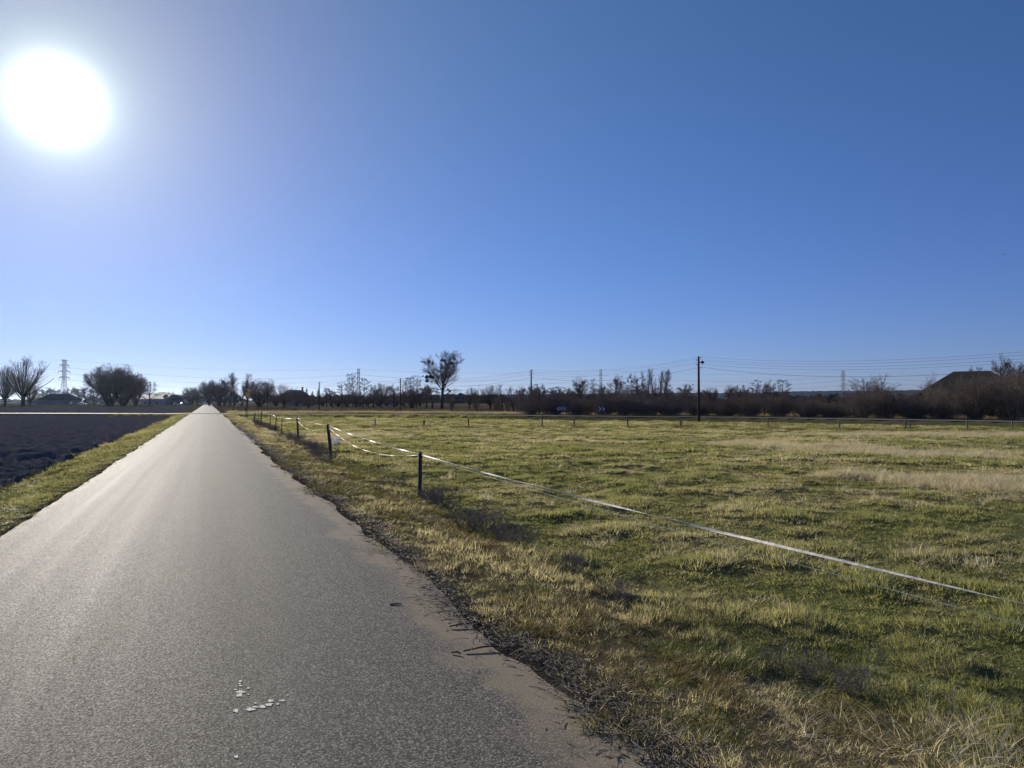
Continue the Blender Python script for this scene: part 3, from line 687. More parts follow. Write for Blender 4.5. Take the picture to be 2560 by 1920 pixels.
# the big mistletoe tree
def mistletoe_tree():
    d = 215; px = 1105.5; top = 874
    LVm = [lv(1, (0, 0), (1, 1), 0, 5, 0.02, 0.03, tap=0.3), lv(9, (4, 44), (1.3, 1.7), 0.74, 8, 0.045, 0.045, 0.42, 0.0, 0.75), lv(11, (22, 52), (0.22, 0.42), 0.14, 5, 0.09, 0.06, 0.42, 0.3),
           lv(8, (20, 48), (0.35, 0.6), 0.12, 3, 0.11, 0.08, 0.5), lv(6, (20, 48), (0.4, 0.65), 0.10, 1, 0.13, 0.06, 0.55), lv(4, (20, 45), (0.4, 0.7), 0.1, 1, 0.15, 0.04, 0.7)]
    o_ = grow(4, 6.4, 0.50, LVm, rmin=0.012)
    rg = random.Random(3)
    for z0, a, L in ((5.2, 0.15, 3.6), (4.6, 3.2, 3.3), (3.9, 0.3, 2.6), (5.6, 3.0, 3.0)):          # low side limbs
        p = Vector((0, 0, z0)); dd = Vector((math.cos(a), 0.2 * math.sin(a * 5), 0.12)).normalized()
        for k in range(5):
            q = p + dd * L / 5; o_[1].append((p, q, 0.11 - 0.018 * k, 0.09 - 0.018 * k)); dd = (dd + Vector((rg.gauss(0, 0.1), rg.gauss(0, 0.1), rg.gauss(0.06, 0.1)))).normalized()
            for _ in range(5):
                e = (dd + Vector((rg.gauss(0, 0.7), rg.gauss(0, 0.7), rg.gauss(0.25, 0.6)))).normalized() * rg.uniform(0.5, 1.2)
                o_[3].append((q, q + e, 0.02, 0.014))
                for _ in range(3): o_[4].append((q + e * 0.6, q + e * 0.6 + Vector((rg.gauss(0, .4), rg.gauss(0, .4), rg.gauss(.15, .35))), 0.016, 0.012))
            p = q
    x, y = pd(px, d); gz = ground_z(x, y)
    hi = [s for l in o_[3:] for s in l]; Z = max(s[1][2] for s in hi); X = np.array([s[1][0] for s in hi])
    W = np.percentile(X, 99) - np.percentile(X, 1)
    t = empty('mistletoe_tree', (x, y, gz), -PSI); kx_ = 98 * d / FPX / W; kz_ = (zy(top, d) - gz) / Z
    def sc_(l): return [((a[0] * kx_, a[1] * kx_, a[2] * kz_), (b[0] * kx_, b[1] * kx_, b[2] * kz_), r0, r1) for a, b, r0, r1 in l]
    link('trunk', seg_mesh('big_trunk', sc_(o_[0] + o_[1] + o_[2]), 7), M['bark'], t); link('crown', seg_mesh('big_crown', sc_(hi), 3), M['twig'], t)
    bm = []
    for i in range(170):
        v = Vector((rg.gauss(0, 1), rg.gauss(0, 1), rg.gauss(0, 1))).normalized(); q = v * rg.uniform(0.3, 0.5)
        bm.append((v * 0.06, q, 0.03, 0.035)); bm.append((q, q + Vector((rg.gauss(0, .1), rg.gauss(0, .1), rg.gauss(0, .1))), 0.05, 0.03))
    ball = seg_mesh('mistletoe_ball', bm, 3); ball.materials.append(M['mistletoe'])
    for (bx, by, s) in ((1071, 904, 1.3), (1080, 908, .9), (1104, 900, 1.2), (1112, 901, 1.0), (1137, 897, .9), (1131, 908, .9), (1124, 909, .8), (1119, 920, 1.2), (1106, 920, .9),
                        (1068, 943, 1.5), (1076, 942, 1.5), (1081, 944, 1.2), (1067, 952, 1.3), (1058, 941, .6), (1080, 954, .7), (1107, 940, .9), (1108, 957, 1.0), (1106, 978, .8),
                        (1124, 979, 1.0), (1119, 973, .8), (1063, 971, .9), (1120, 984, .6), (1073, 933, .8)):
        b = link('mistletoe', ball, None, t)
        wx = (bx - px) * d / FPX; wz = zy(by, d) - gz
        b.location = (wx, rg.uniform(-1, 1), wz); b.scale = (s * 0.8, s * 0.8, s * 0.8)
        b.rotation_euler = (rg.uniform(0, 6), rg.uniform(0, 6), rg.uniform(0, 6))
    tag(t, 'tall bare tree with dark mistletoe balls, the highest crown on the horizon', 'tree')
mistletoe_tree()
# pollards and saplings between the mistletoe tree and the hedge
tree('bush', 1129, 158, 988, 20, 'low bare willow bush just right of the mistletoe tree trunk', seed=1)
tree('willow', 1173, 190, 967, 28, 'small pollard on a short trunk in the open meadow', seed=2, twig='pale_twig')
tree('bush', 1190, 150, 968, 26, 'tall willow bush close to the side road right of the small pollard', seed=2)
tree('willow', 1226, 190, 964, 48, 'wide pollard left of the first utility pole by the hedge', seed=1, twig='pale_twig')
tree('bush', 1240, 142, 990, 26, 'leaning bare bush at the left end of the hedge', seed=1)
tree('poplar', 1258, 152, 960, 20, 'thin upright sapling at the left end of the hedge', seed=1)
tree('willow', 1284, 150, 967, 46, 'pollard standing among thin saplings left of the utility pole', seed=2, twig='pale_twig')
tree('round', 1312, 140, 966, 38, 'bare tree immediately left of the utility pole by the hedge', seed=1)
tree('round', 1347, 136, 967, 40, 'bare tree immediately right of the utility pole by the hedge', seed=2)
tree('oak', 1386, 130, 967, 50, 'brown bare tree above the left chevron board', seed=1)
tree('round', 1420, 140, 972, 30, 'bare tree between the two chevron boards', seed=2)
tree('round', 1452, 152, 944, 48, 'round bare tree rising out of the hedge between the chevron boards', seed=1)
tree('alder', 1482, 130, 946, 14, 'thin half-dead stem just left of the middle lattice pylon', seed=1)
tree('round', 1536, 122, 939, 44, 'pale bare tree above the right end of the right chevron board', seed=1)
tree('oak', 1588, 118, 935, 62, 'dark clumpy oak rising highest out of the hedge left of the poplars', seed=2)
tree('poplar', 1613, 128, 927, 14, 'thinnest bare poplar just right of the dark clumpy oak', seed=1)
tree('poplar', 1621, 130, 931, 12, 'thin bare poplar beside the thinnest one in the hedge', seed=2)
tree('poplar', 1641, 140, 920, 26, 'tallest pale poplar in the hedge', seed=1)
tree('poplar', 1651, 142, 926, 16, 'slim pale poplar in the middle of the poplars in the hedge', seed=2)
tree('poplar', 1664, 140, 923, 28, 'rightmost wide pale poplar in the hedge', seed=2)
tree('round', 1713, 220, 961, 34, 'small round tree crown just left of the tall utility pole', seed=2)
tree('round', 1752, 200, 975, 26, 'low round tree crown behind the tall utility pole', seed=1)
tree('round', 1832, 205, 964, 28, 'small round tree crown far behind the hedge right of the tall pole', seed=1)
tree('alder', 1890, 112, 949, 36, 'clumpy bare alder right of the tall utility pole', seed=2)
tree('round', 1926, 106, 952, 34, 'spiky bare tree between the two alders right of the tall pole', seed=1)
tree('alder', 1954, 106, 949, 40, 'broad bare alder left of the gap where the hills show', seed=1)
tree('shrub', 2182, 92, 940, 100, 'wide spreading thorn tree between the far pylon and the barn', seed=1, cat='shrub')
tree('bush', 2328, 80, 938, 36, 'pale bare sapling in front of the left slope of the barn roof', seed=2)
tree('round', 2440, 102, 918, 46, 'bare tree behind the ridge of the barn roof', seed=2)
tree('round', 2504, 96, 890, 52, 'tallest bare tree behind the right end of the barn', seed=1)
tree('oak', 2548, 93, 903, 56, 'dark bare tree at the right edge beyond the barn', seed=1)
tree('round', 2590, 90, 915, 60, 'bare tree past the right edge of the barn yard', seed=2)

er = random.Random(44)
for i in range(22):
    px = 1325 + i * 31 + er.uniform(-9, 9); dd = float(np.interp(px, [q for q, _ in SIDE], [q for _, q in SIDE])) + er.uniform(12, 30)
    tree(er.choice(('round', 'round', 'alder', 'oak')), px, dd, er.uniform(958, 976), er.uniform(26, 42), ORD[(i // 2)] + ' pair from left of slender bare trees behind the hedge, ' + ('left', 'right')[i % 2] + ' tree', 'slender trees behind the roadside hedge', seed=1 + i % 2)
for i, px in enumerate((2010, 2048, 2090, 2130, 2250, 2290)):
    tree('round', px, 118 + 9 * (i % 3), er.uniform(978, 988), er.uniform(26, 40), ORD[i] + ' from left of the low bare trees before the blue hills', 'low trees in the hedge gap', seed=1 + i % 2)
tree('dense', 2478, 82, 932, 74, 'dense grey bare tree in front of the barn roof', seed=1, twig='pale_twig')
tree('dense', 2552, 79, 912, 86, 'tall twiggy tree filling the right edge before the barn', seed=2, twig='pale_twig')
# the roadside hedge: individual shrubs in two staggered rows
HT = [(1310, 995), (1340, 985), (1400, 982), (1470, 988), (1530, 978), (1600, 978), (1680, 986), (1720, 993), (1800, 995), (1850, 990), (1880, 982), (1960, 980), (2005, 996), (2100, 1003), (2140, 985),
      (2200, 962), (2235, 976), (2262, 996), (2295, 994), (2320, 974), (2380, 950), (2440, 942), (2500, 934), (2560, 926), (2700, 920)]
def hedge_d(px): return float(np.interp(px, [a for a, _ in SIDE], [b for _, b in SIDE]))
hr = random.Random(12); k = 0
LAND = [(1310, 1390, 'left of the left chevron board'), (1390, 1500, 'between the chevron boards'), (1500, 1600, 'below the dark clumpy oak'), (1600, 1700, 'below the poplars'),
        (1700, 1800, 'behind the tall utility pole'), (1800, 1910, 'right of the tall utility pole'), (1910, 2020, 'below the broad alder'), (2020, 2140, 'in the low gap before the hills'),
        (2140, 2260, 'under the spreading thorn tree'), (2260, 2400, 'before the left part of the barn'), (2400, 2700, 'before the right part of the barn')]
for row, off in enumerate((4.6, 7.0, 10.0)):
    px = 1318.0 + 6 * row; nth = {}
    while px < 2640:
        d = hedge_d(px) + off + hr.uniform(-0.7, 0.7)
        tp = float(np.interp(px, [a for a, _ in HT], [b for _, b in HT])) + hr.uniform(-9, 12) + (8 if row == 0 else 0)
        where = next(l for a, b, l in LAND if a <= px < b)
        tree('shrub', px, d, tp, 3.4 / d * FPX * hr.uniform(0.85, 1.2), 'brown hedge shrub ' + ORD[nth.setdefault(where, 0)] + ' from left in ' + ('front', 'middle', 'back')[row] + ' row ' + where, 'bare shrubs of the roadside hedge', seed=1 + k % 4, twig=hr.choice(('hedge_twig', 'pale_twig', 'pale_twig', 'twig')))
        nth[where] += 1
        k += 1; px += (3.0 if row < 2 else 3.4) / d * FPX * hr.uniform(0.8, 1.2)
for i, px in enumerate((1246, 1252, 1266, 1272, 1292, 1300, 1306)):
    tree('bush', px, 128 + (i * 7) % 14, 996 + (i * 5) % 9, 9, ORD[i] + ' from left of the thin saplings at the sparse end of the hedge', 'saplings at the left end of the hedge', seed=1 + i % 2, cat='shrub')

# ------------------------------------------------------------------ hills and far wood
hp = [(300, 1003), (700, 1001), (900, 997), (1040, 990), (1080, 987), (1130, 985), (1170, 987), (1250, 986), (1400, 985), (1600, 983), (1760, 982), (1850, 983), (2000, 978), (2100, 977), (2200, 977),
      (2300, 975), (2340, 972), (2500, 970), (2800, 968), (3400, 975)]
hpx = np.arange(200, 3500, 4.0)
rows = [(4200, 0.0), (4700, 0.25), (5200, 0.55), (5700, 0.85), (6200, 1.0), (6800, 0.9), (7600, 0.4), (8600, 0.0)]
HV = []
for d, f in rows:
    tz = CAMH - (np.interp(hpx, [a for a, _ in hp], [b for _, b in hp]) - HOR) * 6200 / FPX
    tz = tz * f * (1 + 0.25 * (fbm(hpx / 160 + d / 300, hpx * 0 + d / 700, 3, 5) - 0.5) * (f < 1)) + 9 * (vn(hpx / 5, hpx * 0 + d, 7) - 0.5) * f - 6 * (f == 0)
    X = (hpx - 1280) / FPX * d
    HV.append(np.stack([X * CP + d * SP, -X * SP + d * CP, tz], 1))
HV = np.array(HV); q = np.arange(HV.shape[0] * HV.shape[1]).reshape(HV.shape[:2])
M['wooded'] = rough_mat('wooded_hillside', (0.022, 0.026, 0.020), (0.055, 0.055, 0.042), 0.012, 0.95, 0.0)
hills = link('hills', np_mesh('hills', HV.reshape(-1, 3), np.stack([q[:-1, :-1], q[:-1, 1:], q[1:, 1:], q[1:, :-1]], -1).reshape(-1, 4)), M['wooded'])
tag(hills, kind='structure')
import bmesh
bm = bmesh.new(); bmesh.ops.create_icosphere(bm, subdivisions=1, radius=1.0)
IV = np.array([v.co[:] for v in bm.verts]); IF = np.array([[v.index for v in f.verts] for f in bm.faces]); bm.free()
rs = np.random.RandomState(8); V = []; F = []; nb = 0
for i in range(1500):
    px = rs.uniform(-100, 2700); d = rs.choice([rs.uniform(700, 1200), rs.uniform(1200, 3200)])
    if px < 1050 and d < 900: d += 600
    if vn(np.array([px / 90]), np.array([d / 400]), 3)[0] < 0.42: continue
    x, y = pd(px, d); h = rs.uniform(5, 11); w_ = rs.uniform(5, 12)
    v = IV * (1 + 0.35 * (rs.rand(len(IV), 1) - 0.5)) * np.array([w_, w_, h * 0.62]) + np.array([x, y, h * 0.5])
    V.append(v); F.append(IF + nb); nb += len(IV)
wood = link('distant_wood', np_mesh('distant_wood', np.concatenate(V), np.concatenate(F), False), M['wooded'])
tag(wood, 'hazy dark line of far woods in front of the blue hills', 'wood', kind='stuff')

# ------------------------------------------------------------------ buildings
def house(name, px, d, wpx, eave, ridge, depth, label, walls, roof, rz=0, hip=0.0, gable_front=False, chimney=None, wins=(), overhang=0.35):
    """box with a pitched roof; front faces the camera; eave/ridge are image rows"""
    x, y = pd(px, d); gz = ground_z(x, y) - 0.1
    W = wpx * d / FPX; ze = zy(eave, d) - gz; zr = zy(ridge, d) - gz
    o = empty(name, (x, y, gz), -PSI + rz)
    m_ = MB(); m_.box((0, 0, ze / 2), (W, depth, ze))
    if gable_front:
        m_.prism([(-W / 2, ze), (W / 2, ze), (0, zr)], -depth / 2 + 0.002, depth / 2 - 0.002)
    elif hip == 0:
        R90 = Matrix.Rotation(R(90), 4, 'Z'); m_.prism([(-depth / 2, ze), (depth / 2, ze), (0, zr)], -W / 2 + 0.002, W / 2 - 0.002, R90)
    m_.build('wall', walls, o)
    r_ = MB(); t = 0.18; oh = overhang
    if gable_front:
        for s in (-1, 1):
            k_ = (zr - ze) / (W / 2)
            a = (0, zr + 0.02); b = (s * (W / 2 + oh), ze - k_ * oh + 0.02)
            poly = [a, b, (b[0], b[1] + t), (a[0], a[1] + t)]
            r_.prism(poly if s < 0 else poly[::-1], -depth / 2 - oh, depth / 2 + oh)
    else:
        e = W / 2 + oh; g = depth / 2 + oh; rl = W / 2 - hip; k_ = (zr - ze) / (depth / 2); zl = ze - k_ * oh + 0.03
        v = [(-e, -g, zl), (e, -g, zl), (e, g, zl), (-e, g, zl), (-rl - (oh if hip == 0 else 0), 0, zr + .03), (rl + (oh if hip == 0 else 0), 0, zr + .03)]
        v += [(a, b, c + t) for a, b, c in v]
        f = [(6, 7, 11, 10), (8, 9, 10, 11), (7, 8, 11), (9, 6, 10), (0, 4, 5, 1), (2, 5, 4, 3), (1, 5, 2), (3, 4, 0), (0, 1, 7, 6), (1, 2, 8, 7), (2, 3, 9, 8), (3, 0, 6, 9)]
        r_.add(v, f)
    rf = r_.build('roof', roof, o)
    if chimney:
        cx, ch = chimney; MB().box((cx * W / 2, depth * 0.1, zr + ch / 2 - 0.4), (0.6, 0.6, ch + 0.8)).build('chimney', M['brick'], rf)
    for (u, z0, ww, hh) in wins:
        wn = MB().box((u * W / 2, -depth / 2 - 0.03, z0 + hh / 2), (ww + 0.16, 0.07, hh + 0.16)).build('window', M['white'], o)
        MB().box((u * W / 2, -depth / 2 - 0.07, z0 + hh / 2), (ww, 0.02, hh)).build('pane', M['glass'], wn)
    tag(o, label, 'building'); return o
house('grey_barn', 150, 400, 88, 999, 986, 9, 'long low grey barn with a hipped dark roof beyond the ploughed fields', M['grey_wall'], M['tile_roof'], hip=4.2,
      wins=((-0.75, 0.9, 1.0, 0.8), (-0.45, 0.9, 1.0, 0.8), (-0.1, 0.9, 1.0, 0.8), (0.3, 0.9, 1.0, 0.8), (0.65, 0.9, 1.0, 0.8)))
house('red_roofed_cottage', 92, 430, 30, 1000, 995, 7, 'small pale cottage with a reddish roof left of the long grey barn', M['render'], M['brick'], wins=((-0.4, 0.8, 0.9, 1.0), (0.4, 0.8, 0.9, 1.0)))
house('farmhouse', 396, 370, 62, 998, 988, 11, 'wide farmhouse with a pale sheet roof left of the road end', M['render'], M['sheet_roof'], wins=((-0.6, 0.7, 1.0, 1.0), (-0.2, 0.7, 1.0, 1.0), (0.3, 0.7, 1.0, 1.0)))
house('farm_shed', 406, 386, 58, 989, 981, 13, 'dark-roofed shed standing behind the pale-roofed farmhouse', M['grey_wall'], M['tile_roof'], hip=5, wins=((0.2, 1.2, 1.0, 1.0),))
house('gabled_barn', 428, 374, 34, 1000, 988, 12, 'gabled grey barn joined to the right end of the farmhouse', M['grey_wall'], M['tile_roof'], gable_front=True, wins=((-0.4, 0.8, 0.8, 0.9), (0.3, 0.8, 0.8, 0.9)))
house('white_house', 461, 560, 24, 998, 992, 9, 'tiny white house between the farm and the vanishing road', M['white'], M['tile_roof'], wins=((-0.4, 0.9, 1.0, 1.2), (0.4, 0.9, 1.0, 1.2)))
house('gabled_house', 739, 335, 38, 992, 976, 12, 'grey house with a steep gable and white verge boards beside the spruces', M['grey_wall'], M['tile_roof'], rz=R(-14), gable_front=True,
      chimney=(0.8, 1.6), wins=((0.0, 3.2, 1.0, 1.1), (-0.45, 0.8, 1.0, 1.2), (0.4, 0.8, 1.0, 1.2)))
def verge_board():
    o = [q for q in sc.objects if q.name == 'gabled_house'][0]; W = 38 * 335 / FPX; gz = o.location.z
    ze = zy(992, 335) - gz; zr = zy(976, 335) - gz
    for s in (-1, 1): MB().bar((0, -6.42, zr + 0.16), (s * (W / 2 + 0.4), -6.42, ze - 0.1), 0.06, 0.3).build('verge_board', M['white'], o)
verge_board()
house('long_house', 962, 330, 46, 1000, 994, 8, 'low pale house showing between the forked willow and the pole', M['render'], M['tile_roof'], wins=((-0.5, 0.8, 0.9, 1.0), (0.4, 0.8, 0.9, 1.0)))
house('roofed_barn', 2430, 92, 196, 985, 932, 9, 'big barn with a steep dark brown roof rising over the hedge', M['grey_wall'], M['thatch'], rz=R(-40), hip=2.9, wins=((-0.5, 0.6, 0.8, 0.8), (0.3, 0.6, 0.8, 0.8)))

# ------------------------------------------------------------------ power lines
def lattice_pylon(px, d, top, label):
    x, y = pd(px, d); gz = ground_z(x, y); H = zy(top, d) - gz
    o = empty('lattice_pylon', (x, y, gz), -PSI)
    def hw(z): return 2.9 - 1.9 * min(z / (0.55 * H), 1.0)
    zs = [H * f for f in (0, 0.12, 0.23, 0.33, 0.42, 0.5, 0.58, 0.66, 0.74, 0.82, 0.9, 1.0)]
    m_ = MB()
    for a, b in zip(zs[:-1], zs[1:]):
        for sx in (-1, 1):
            for sy in (-1, 1): m_.bar((sx * hw(a), sy * hw(a), a), (sx * hw(b), sy * hw(b), b), 0.20)
        for s in (-1, 1):
            for (u, v) in ((-1, 1), (1, -1)):
                m_.bar((u * hw(a), s * hw(a), a), (v * hw(b), s * hw(b), b), 0.09); m_.bar((s * hw(a), u * hw(a), a), (s * hw(b), v * hw(b), b), 0.09)
            m_.bar((-hw(b), s * hw(b), b), (hw(b), s * hw(b), b), 0.14); m_.bar((s * hw(b), -hw(b), b), (s * hw(b), hw(b), b), 0.14)
    m_.build('tower', M['steel'], o)
    for f, L in ((0.60, 6.5), (0.74, 7.5), (0.88, 6.0), (0.99, 3.6)):
        z = f * H; c = MB()
        for s in (-1, 1):
            for sx in (-1, 1): c.bar((sx * 1.0, s * 1.0, z), (sx * 0.25, s * L, z + 0.3), 0.22); c.bar((sx * 1.0, s * 1.0, z + 1.4), (sx * 0.25, s * L, z + 0.35), 0.18)
            if f < 0.95: c.tube([(0, s * L, z + 0.3), (0, s * L, z - 1.6)], 0.16, 6)
        c.bar((-1.6, 0, z), (1.6, 0, z), 0.2)
        c.build('crossarm', M['steel'], o)
    tag(o, label, 'pylon', 'lattice pylons of the high voltage line'); return o, H, gz
PY = [(-520, 560, 895), (160, 590, 901), (896, 790, 923), (1502, 810, 925), (2108, 830, 928), (2860, 840, 930)]
PYL = ['', 'lattice pylon beside the tall pollard willow over the grey barn', 'lattice pylon among the thin alders left of the mistletoe tree', 'lattice pylon above the right chevron board',
       'farthest lattice pylon, in front of the blue hills', '']
pinfo = []
for (px, d, tp), lb in zip(PY, PYL):
    x, y = pd(px, d); H = zy(tp, d) - ground_z(x, y)
    if lb: lattice_pylon(px, d, tp, lb)
    pinfo.append((x, y, ground_z(x, y), H))
def span(a, b, sag, n=14):
    a = Vector(a); b = Vector(b); return [a.lerp(b, i / n) - Vector((0, 0, sag * 4 * (i / n) * (1 - i / n))) for i in range(n)]
cnt = 0
for f, L, dz in ((0.60, 6.5, -1.6), (0.74, 7.5, -1.6), (0.88, 6.0, -1.6), (0.99, 3.6, 0.3)):
    for s in (-1, 1):
        P = [(x + s * L * SP, y + s * L * CP, gz + f * H + 0.3 + dz + (1.6 * 0 if dz < 0 else 0)) for x, y, gz, H in pinfo]
        pts = []
        for a, b in zip(P[:-1], P[1:]): pts += span(a, b, 6.5 if dz < 0 else 4.5)
        pts.append(Vector(P[-1]))
        o = MB().tube(pts, 0.032 if dz < 0 else 0.02, 5).build('power_cable', M['wire'], None, None, True)
        lev = {0.60: 'lowest', 0.74: 'middle', 0.88: 'upper', 0.99: 'topmost thin'}[f]
        tag(o, f'{lev} high voltage cable on the {"far" if s > 0 else "near"} arms of the lattice pylons', 'cable', 'high voltage cables'); cnt += 1

def utility_pole(px, d, top, label, lamp=False, seen=True, rad=0.13):
    x, y = pd(px, d); gz = ground_z(x, y); H = zy(top, d) - gz
    o = empty('utility_pole', (x, y, gz), -PSI)
    MB().tube([(0, 0, -0.3), (0, 0, H * 0.5), (0, 0, H)], [rad, rad * 0.85, rad * 0.68], 10).build('pole', M['pole'], o, None, True)
    for k_, (z, s) in enumerate(((0.18, 1), (0.42, -1), (0.66, 1), (0.90, -1), (1.25, 1))):
        ar = MB().bar((0, 0, H - z), (s * 0.26, 0, H - z + 0.02), 0.035); ar = ar.build('bracket', M['steel'], o)
        MB().tube([(s * 0.26, 0, H - z), (s * 0.26, 0, H - z + 0.07), (s * 0.26, 0, H - z + 0.13)], [0.045, 0.05, 0.03], 8).build('insulator', M['insulator'], ar)
    if lamp:
        l_ = MB(); l_.bar((0.05, 0, H - 0.62), (0.34, 0, H - 0.58), 0.05); l_.build('lamp_arm', M['steel'], o)
        l_ = MB(); l_.tube([(0.40, 0, H - 0.44), (0.40, 0, H - 0.56), (0.40, 0, H - 0.70), (0.40, 0, H - 0.74)], [0.05, 0.17, 0.20, 0.08], 12); l_.build('lamp_head', M['pole'], o, None, True)
        MB().tube([(0.40, 0, H - 0.74), (0.40, 0, H - 0.86)], [0.06, 0.045], 8).build('bulb_glass', M['plastic'], o, None, True)
    tag(o, label, 'pole', 'wooden poles of the overhead line'); return (x, y, gz + H)
UP = [(577, 262, 968, 'tilted distant pole at the left end of the overhead line'), (669, 211, 963, 'pole in front of the domed tree right of the yield sign'),
      (798, 169, 955, 'pole standing in front of the spruces'), (1001, 143, 946, 'wooden pole left of the mistletoe tree'),
      (1328, 109, 924, 'tall wooden pole at the left end of the hedge'), (1747, 77.6, 891, 'tallest, nearest pole with a hanging lamp by the side road')]
tops = [utility_pole(a, b, c, l, lamp=(a == 1747), rad=0.15 if a == 1747 else 0.13) for a, b, c, l in UP]
xe, ye = cw(36.0, 46.0); tops.append((xe, ye, zy(862, 46)))
for k_, (z, s) in enumerate(((0.18, 1), (0.42, -1), (0.66, 1), (0.90, -1), (1.25, 1))):
    P = [(x + s * 0.26 * CP, y - s * 0.26 * SP, zt - z + 0.13) for x, y, zt in tops]
    pts = []
    for i, (a, b) in enumerate(zip(P[:-1], P[1:])): pts += span(a, b, (0.7 if k_ < 4 else 0.95), 12)
    pts.append(Vector(P[-1]))
    o = MB().tube(pts, 0.007 if k_ < 4 else 0.012, 5).build('overhead_wire', M['wire'], None, None, True)
    tag(o, ('topmost', 'second highest', 'third highest', 'fourth highest', 'lowest and thickest')[k_] + ' overhead wire strung along the wooden poles', 'wire', 'overhead wires on the wooden poles')

# ------------------------------------------------------------------ electric fence by the road
FT = 4.25
def fence_xy(px, t=FT):
    d = t / (kx(px) * CP + SP); return pd(px, d), d
def post(px_b, base, px_t, top, rad, label, group, mat='post', t=FT, xy=None, insul=True, square=False):
    (x, y), d = fence_xy(px_b, t) if xy is None else xy
    gz = float(land(np.array([x]), np.array([y]))[0]) - 0.04
    zt = zy(top, d); dx = (px_t - px_b) * d / FPX
    o = empty('fence_post', (x, y, gz), -PSI)
    rg = random.Random(int(px_b * 7)); H = zt - gz
    pts = [Vector((dx * f + rg.uniform(-1, 1) * rad * 0.12, rg.uniform(-1, 1) * rad * 0.12, H * f)) for f in (-0.2, 0.15, 0.4, 0.7, 0.94, 1.0)]
    MB().tube(pts, [rad * 1.05, rad, rad * 0.97, rad * 0.96, rad * 0.94, rad * 0.7], 10).build('shaft', M[mat], o, None, True)
    if insul:
        b = MB().tube([(dx - 0.2 * rad, -rad * 0.7, H * 0.95), (dx - 0.4 * rad, -rad - 0.035, H * 0.95)], [0.014, 0.016], 8).build('insulator', M['navy'], o, None, True)
    tag(o, label, 'fence post', group)
    return Vector((x + dx * CP, y - dx * SP, zt))
G1 = 'posts of the roadside electric fence'
NP = [(1050, 1232, 1051, 1130, 0.044, 'nearest and darkest post of the roadside tape fence'), (829, 1145, 820, 1060, 0.060, 'second nearest roadside fence post, thick and leaning left'),
      (748, 1102, 743, 1043, 0.050, 'third roadside fence post with a ragged dark top'), (704, 1082, 706, 1043, 0.028, 'thin fourth roadside fence post behind the ragged one'),
      (688, 1062, 692, 1041, 0.032, 'short leaning fifth roadside fence post'), (674, 1066, 678, 1034, 0.030, 'thin sixth roadside fence post amid dead weeds'),
      (653, 1056, 654, 1028, 0.052, 'stout dark post where the roadside tape is highest'), (635, 1048, 639, 1031, 0.060, 'last leaning post of the roadside fence by the crossing')]
FTOP = [post(a, b, c, e, r_, l, G1) for a, b, c, e, r_, l in NP]
# a post just out of the picture carries the near end of the tape
xo, yo = cw(3.25, 3.55)
near_end = Vector((xo, yo, 0.50))
og = float(land(np.array([xo]), np.array([yo]))[0])
o = empty('fence_post', (xo, yo, og)); MB().tube([(0, 0, -0.2), (0, 0, 0.4), (0, 0, 1.02)], [0.05, 0.046, 0.04], 10).build('shaft', M['post'], o, None, True)
tag(o, 'roadside fence post just outside the right edge of the picture', 'fence post', G1)
def ribbon(name, pts, width, mat, label, cat, group=None, twist=0.0, thick=0.0012, seed=0):
    """a thin flat tape with real thickness, twisting a little along its length"""
    rg = random.Random(seed); v = []; f = []
    n = len(pts)
    for i, p in enumerate(pts):
        p = Vector(p); d = (Vector(pts[min(i + 1, n - 1)]) - Vector(pts[max(i - 1, 0)])).normalized()
        a = twist * i / n * 2 * math.pi + 0.5 * math.sin(i * 0.7 + seed)
        s_ = d.cross(Vector((0, 0, 1))).normalized(); u = d.cross(s_).normalized()
        w_ = (u * math.cos(a) + s_ * math.sin(a)) * width / 2; t_ = (s_ * math.cos(a) - u * math.sin(a)) * thick
        v += [p + w_ + t_, p - w_ + t_, p - w_ - t_, p + w_ - t_]
    for i in range(n - 1):
        for k in range(4): f.append((i * 4 + k, i * 4 + (k + 1) % 4, i * 4 + 4 + (k + 1) % 4, i * 4 + 4 + k))
    f += [(0, 1, 2, 3), ((n - 1) * 4 + 3, (n - 1) * 4 + 2, (n - 1) * 4 + 1, (n - 1) * 4)]
    me = bpy.data.meshes.new(name); me.from_pydata([tuple(q) for q in v], [], f); me.update()
    return tag(link(name, me, M[mat]), label, cat, group)
dn = Vector((0, 0, -0.05)); out_ = Vector((-0.055 * CP, 0.055 * SP, 0))
line = [near_end] + [p + dn for p in FTOP]
pts = []
for i, (a, b) in enumerate(zip(line[:-1], line[1:])): pts += span(a, b, (0.05, 0.06, 0.05, 0.03, 0.0, 0.0, 0.0, 0.0)[i], 26 if i < 2 else 10)
pts.append(line[-1])
ribbon('fence_tape', pts, 0.024, 'tape', 'white electric fence tape running the whole length of the roadside fence', 'tape', twist=9, thick=0.0015)
ribbon('fence_tape', span(FTOP[1] + Vector((0, 0, -0.09)), FTOP[0] + Vector((0, 0, -0.06)), 0.36, 24) + [FTOP[0] + Vector((0, 0, -0.06))], 0.014, 'tape',
       'second slack white tape sagging between the two nearest fence posts', 'tape', twist=4, thick=0.003)
ribbon('fence_tape', span(FTOP[2] + Vector((0, 0, -0.16)), FTOP[1] + Vector((0, 0, -0.09)), 0.30, 20), 0.010, 'tape', 'thin slack line drooping between the second and third fence posts', 'tape', twist=3, thick=0.003)
lo = near_end + Vector((0, 0, -0.13))
MB().tube(span(FTOP[0] + Vector((0, 0, -0.07)), lo, 0.05, 30) + [lo], 0.0026, 5).build('twine', M['twine'], None, None, True)
tag(sc.objects['twine'], 'thin greenish twine hanging below the nearest stretch of white tape', 'twine')
